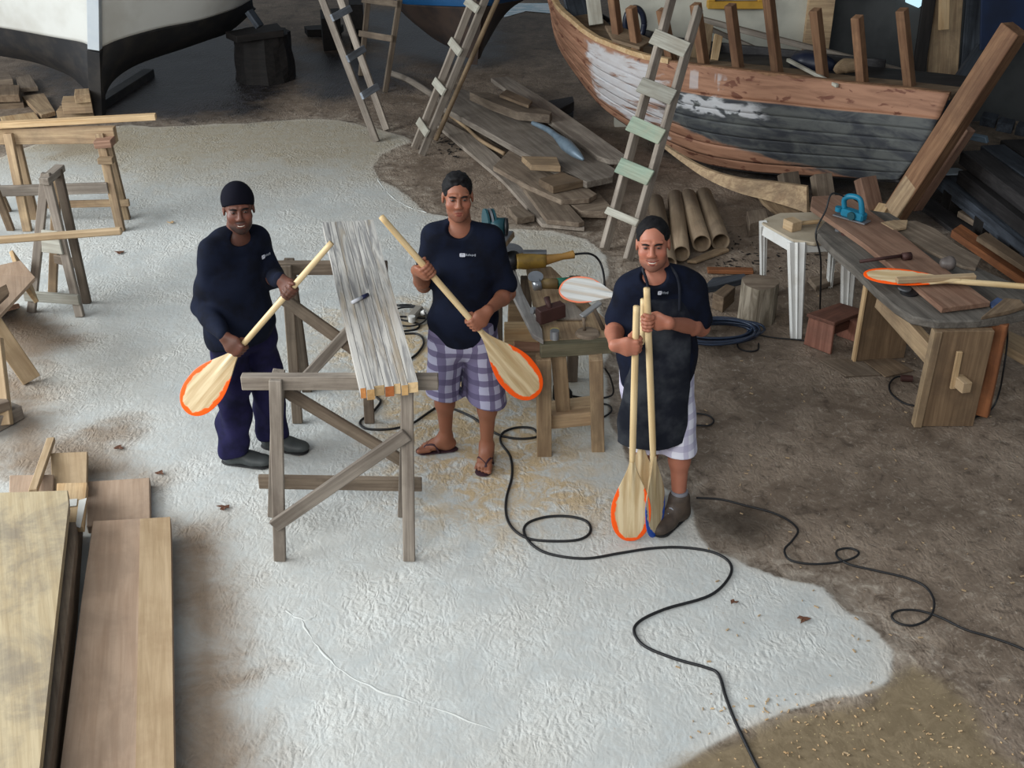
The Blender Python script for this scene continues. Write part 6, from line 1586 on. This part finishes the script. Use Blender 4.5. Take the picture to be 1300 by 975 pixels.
sA = (tA - bA).normalized(); sB = (tB - bB).normalized()
nL = Vector((.45, -.85, 0)) * -1 + Vector((.9, 0, 0)); 
J['wrR'] = wristof(gR, sA, cR2, nR, rs); J['wrL'] = wristof(gL, sB, cL2, nL, rs)
PR, P, ax = man('smiling man in a navy t-shirt and dark apron holding three upright paddles', Vector((J['pelvis'].x, Y0, 0)), J, D(829, 311, Y0 - .03), Vector((-.16, -1, .12)), 'ruddy',
                [dict(a=(gR, sA, cR2, nR, rs)), dict(a=(gL, sB, cL2, nL, rs))], beard=.75, feet=[(heelR + UP * .02, toeR - (toeR - heelR) * .14 + UP * .02, J['anR']), (heelL + UP * .02, toeL - (toeL - heelL) * .14 + UP * .02, J['anL'])], fat=1.12, fatarm=1.08, smile=True, tilt=-.08)
v = Vol(); v.ell(P(0, -.022, .048), ax, [.0785, .0965, .0862], k=.01)
v.ell(P(0, .126, .012), ax, [.100, .094, .122], k=.006, op='s'); v.cut(P(0, -.03, -.035), -ax[2] - ax[1] * .25)
mkobj('hair', v, .0045, m_hair, PR, wr(.0025, 4, fr=130))
v = Vol(); torso_ops(v, J, .012)
v.ecap(J['waist'], Vector((J['pelvis'].x, Y0 + .05, .80)), J['r'], (.186, .162), (.188, .150), k=.04)
for s in ('R', 'L'):
    S1, E1, W1 = arms(J, s); v.cap(S1, S1.lerp(E1, .74), .070, .068, k=.04)
v.cut(Vector((0, 0, .78)), (0, 0, -1)); v.ell(P(0, .01, -.160), ax, [.070, .076, .052], k=.008, op='s')
mkobj('t_shirt', v, .006, m_navyshirt, PR, wr(.006, 35, (1, 1, .5), 22))
label_print(PR, D(842, 372, Y0 - .135), (1, .08, 0), (0, -.25, 1), (0.1, -1, .35), .05)
# shorts
v = Vol(); v.ecap(J['pelvis'] + UP * .04, J['pelvis'] - UP * .1, J['r'], (.165, .130), (.182, .145), k=.04)
for s in ('R', 'L'):
    K1 = J['kn' + s]; v.ecap(J['hip' + s], Vector((K1.x, K1.y, .40)), J['r'], (.10, .11), (.094, .108), k=.03)
v.cut(Vector((J['pelvis'].x, Y0, .44)), (-.05, 0.05, -1))
mkobj('shorts', v, .006, m_plaid2, PR, wr(.006, 39, (1, 1, .5), 24))
# apron: a front sheet that follows chest and lap
def apron():
    v = Vol(); g = .024
    v.ecap(J['waist'], J['chest'], J['r'], (.172 + g, .150 + g), (.16 + g, .130 + g), k=.05)
    v.ecap(J['chest'], J['upper'] + UP * .0, J['r'], (.15 + g, .130 + g), (.10, .10 + g), k=.05)
    lap = Vector((J['pelvis'].x, Y0 + .03, .40)); v.ecap(J['waist'], lap, J['r'], (.19 + g, .15 + g), (.20, .155 + g), k=.05)
    v.ecap(J['waist'] + Vector((0, .09, .2)), Vector((J['pelvis'].x, Y0 + .10, .30)), J['r'], (.30, .135), (.32, .165), k=.01, op='s')
    v.cut(Vector((0, Y0 - .03, 0)), (0, 1, 0)); v.cut(Vector((J['pelvis'].x + .155, 0, .70)), (1, 0, .05)); v.cut(Vector((J['pelvis'].x - .20, 0, .6)), (-1, 0, .12))
    v.cut(Vector((J['pelvis'].x, Y0, .515)), (.10, 0, -1)); v.cut(Vector((0, 0, J['upper'].z - .02)), (0, 0, 1))
    return mkobj('apron', v, .006, m_apron, PR, wr(.004, 45, (1, .3, .2), 20))
AP = apron()
for sx in (-1, 1):
    tube('neck_strap', [J['chest'] + Vector((sx * .07, -.155, .09)), J['upper'] + Vector((sx * .075, -.105, .06)), J['neck'] + Vector((sx * .07, -.02, .02)), J['neck'] + Vector((sx * .04, .07, .01))], .007, m_apron, AP, n=5, seg=6)
tube('waist_tie', [J['waist'] + Vector((.19 * math.cos(a), .03 + .175 * math.sin(a), 0)) for a in [RAD(x) for x in range(-30, 211, 20)]], .008, m_apron, AP, n=3, seg=6)
shoe(PR, heelR, toeR, J['anR'], m_boot, True); shoe(PR, heelL, toeL, J['anL'], m_boot, True)
for s in ('R', 'L'):
    v = Vol(); a = J['an' + s]; v.cap(a + UP * .01, a + UP * .10, .044, .046, k=.01); v.cut(a + UP * .085, (0, 0, 1)); mkobj('sock', v, .005, cloth('grey_sock' + s, srgb(120, 120, 126), srgb(90, 90, 96)), PR)
paddle('upright paddle with orange rimmed blade standing in front, held by the man in the apron', tA, bA, (-.05, -1, .1), bladeL=.52, w=.205)
paddle('upright paddle with blue painted tip held by the man in the apron', tB, bB, (1, -.72, .1), bladeL=.52, w=.20, mat=m_pblue, tipb=.85)
paddle('upright paddle whose blade is hidden behind the front orange rimmed blade', tC, bC, (-.15, -1, .1), bladeL=.50, w=.22)
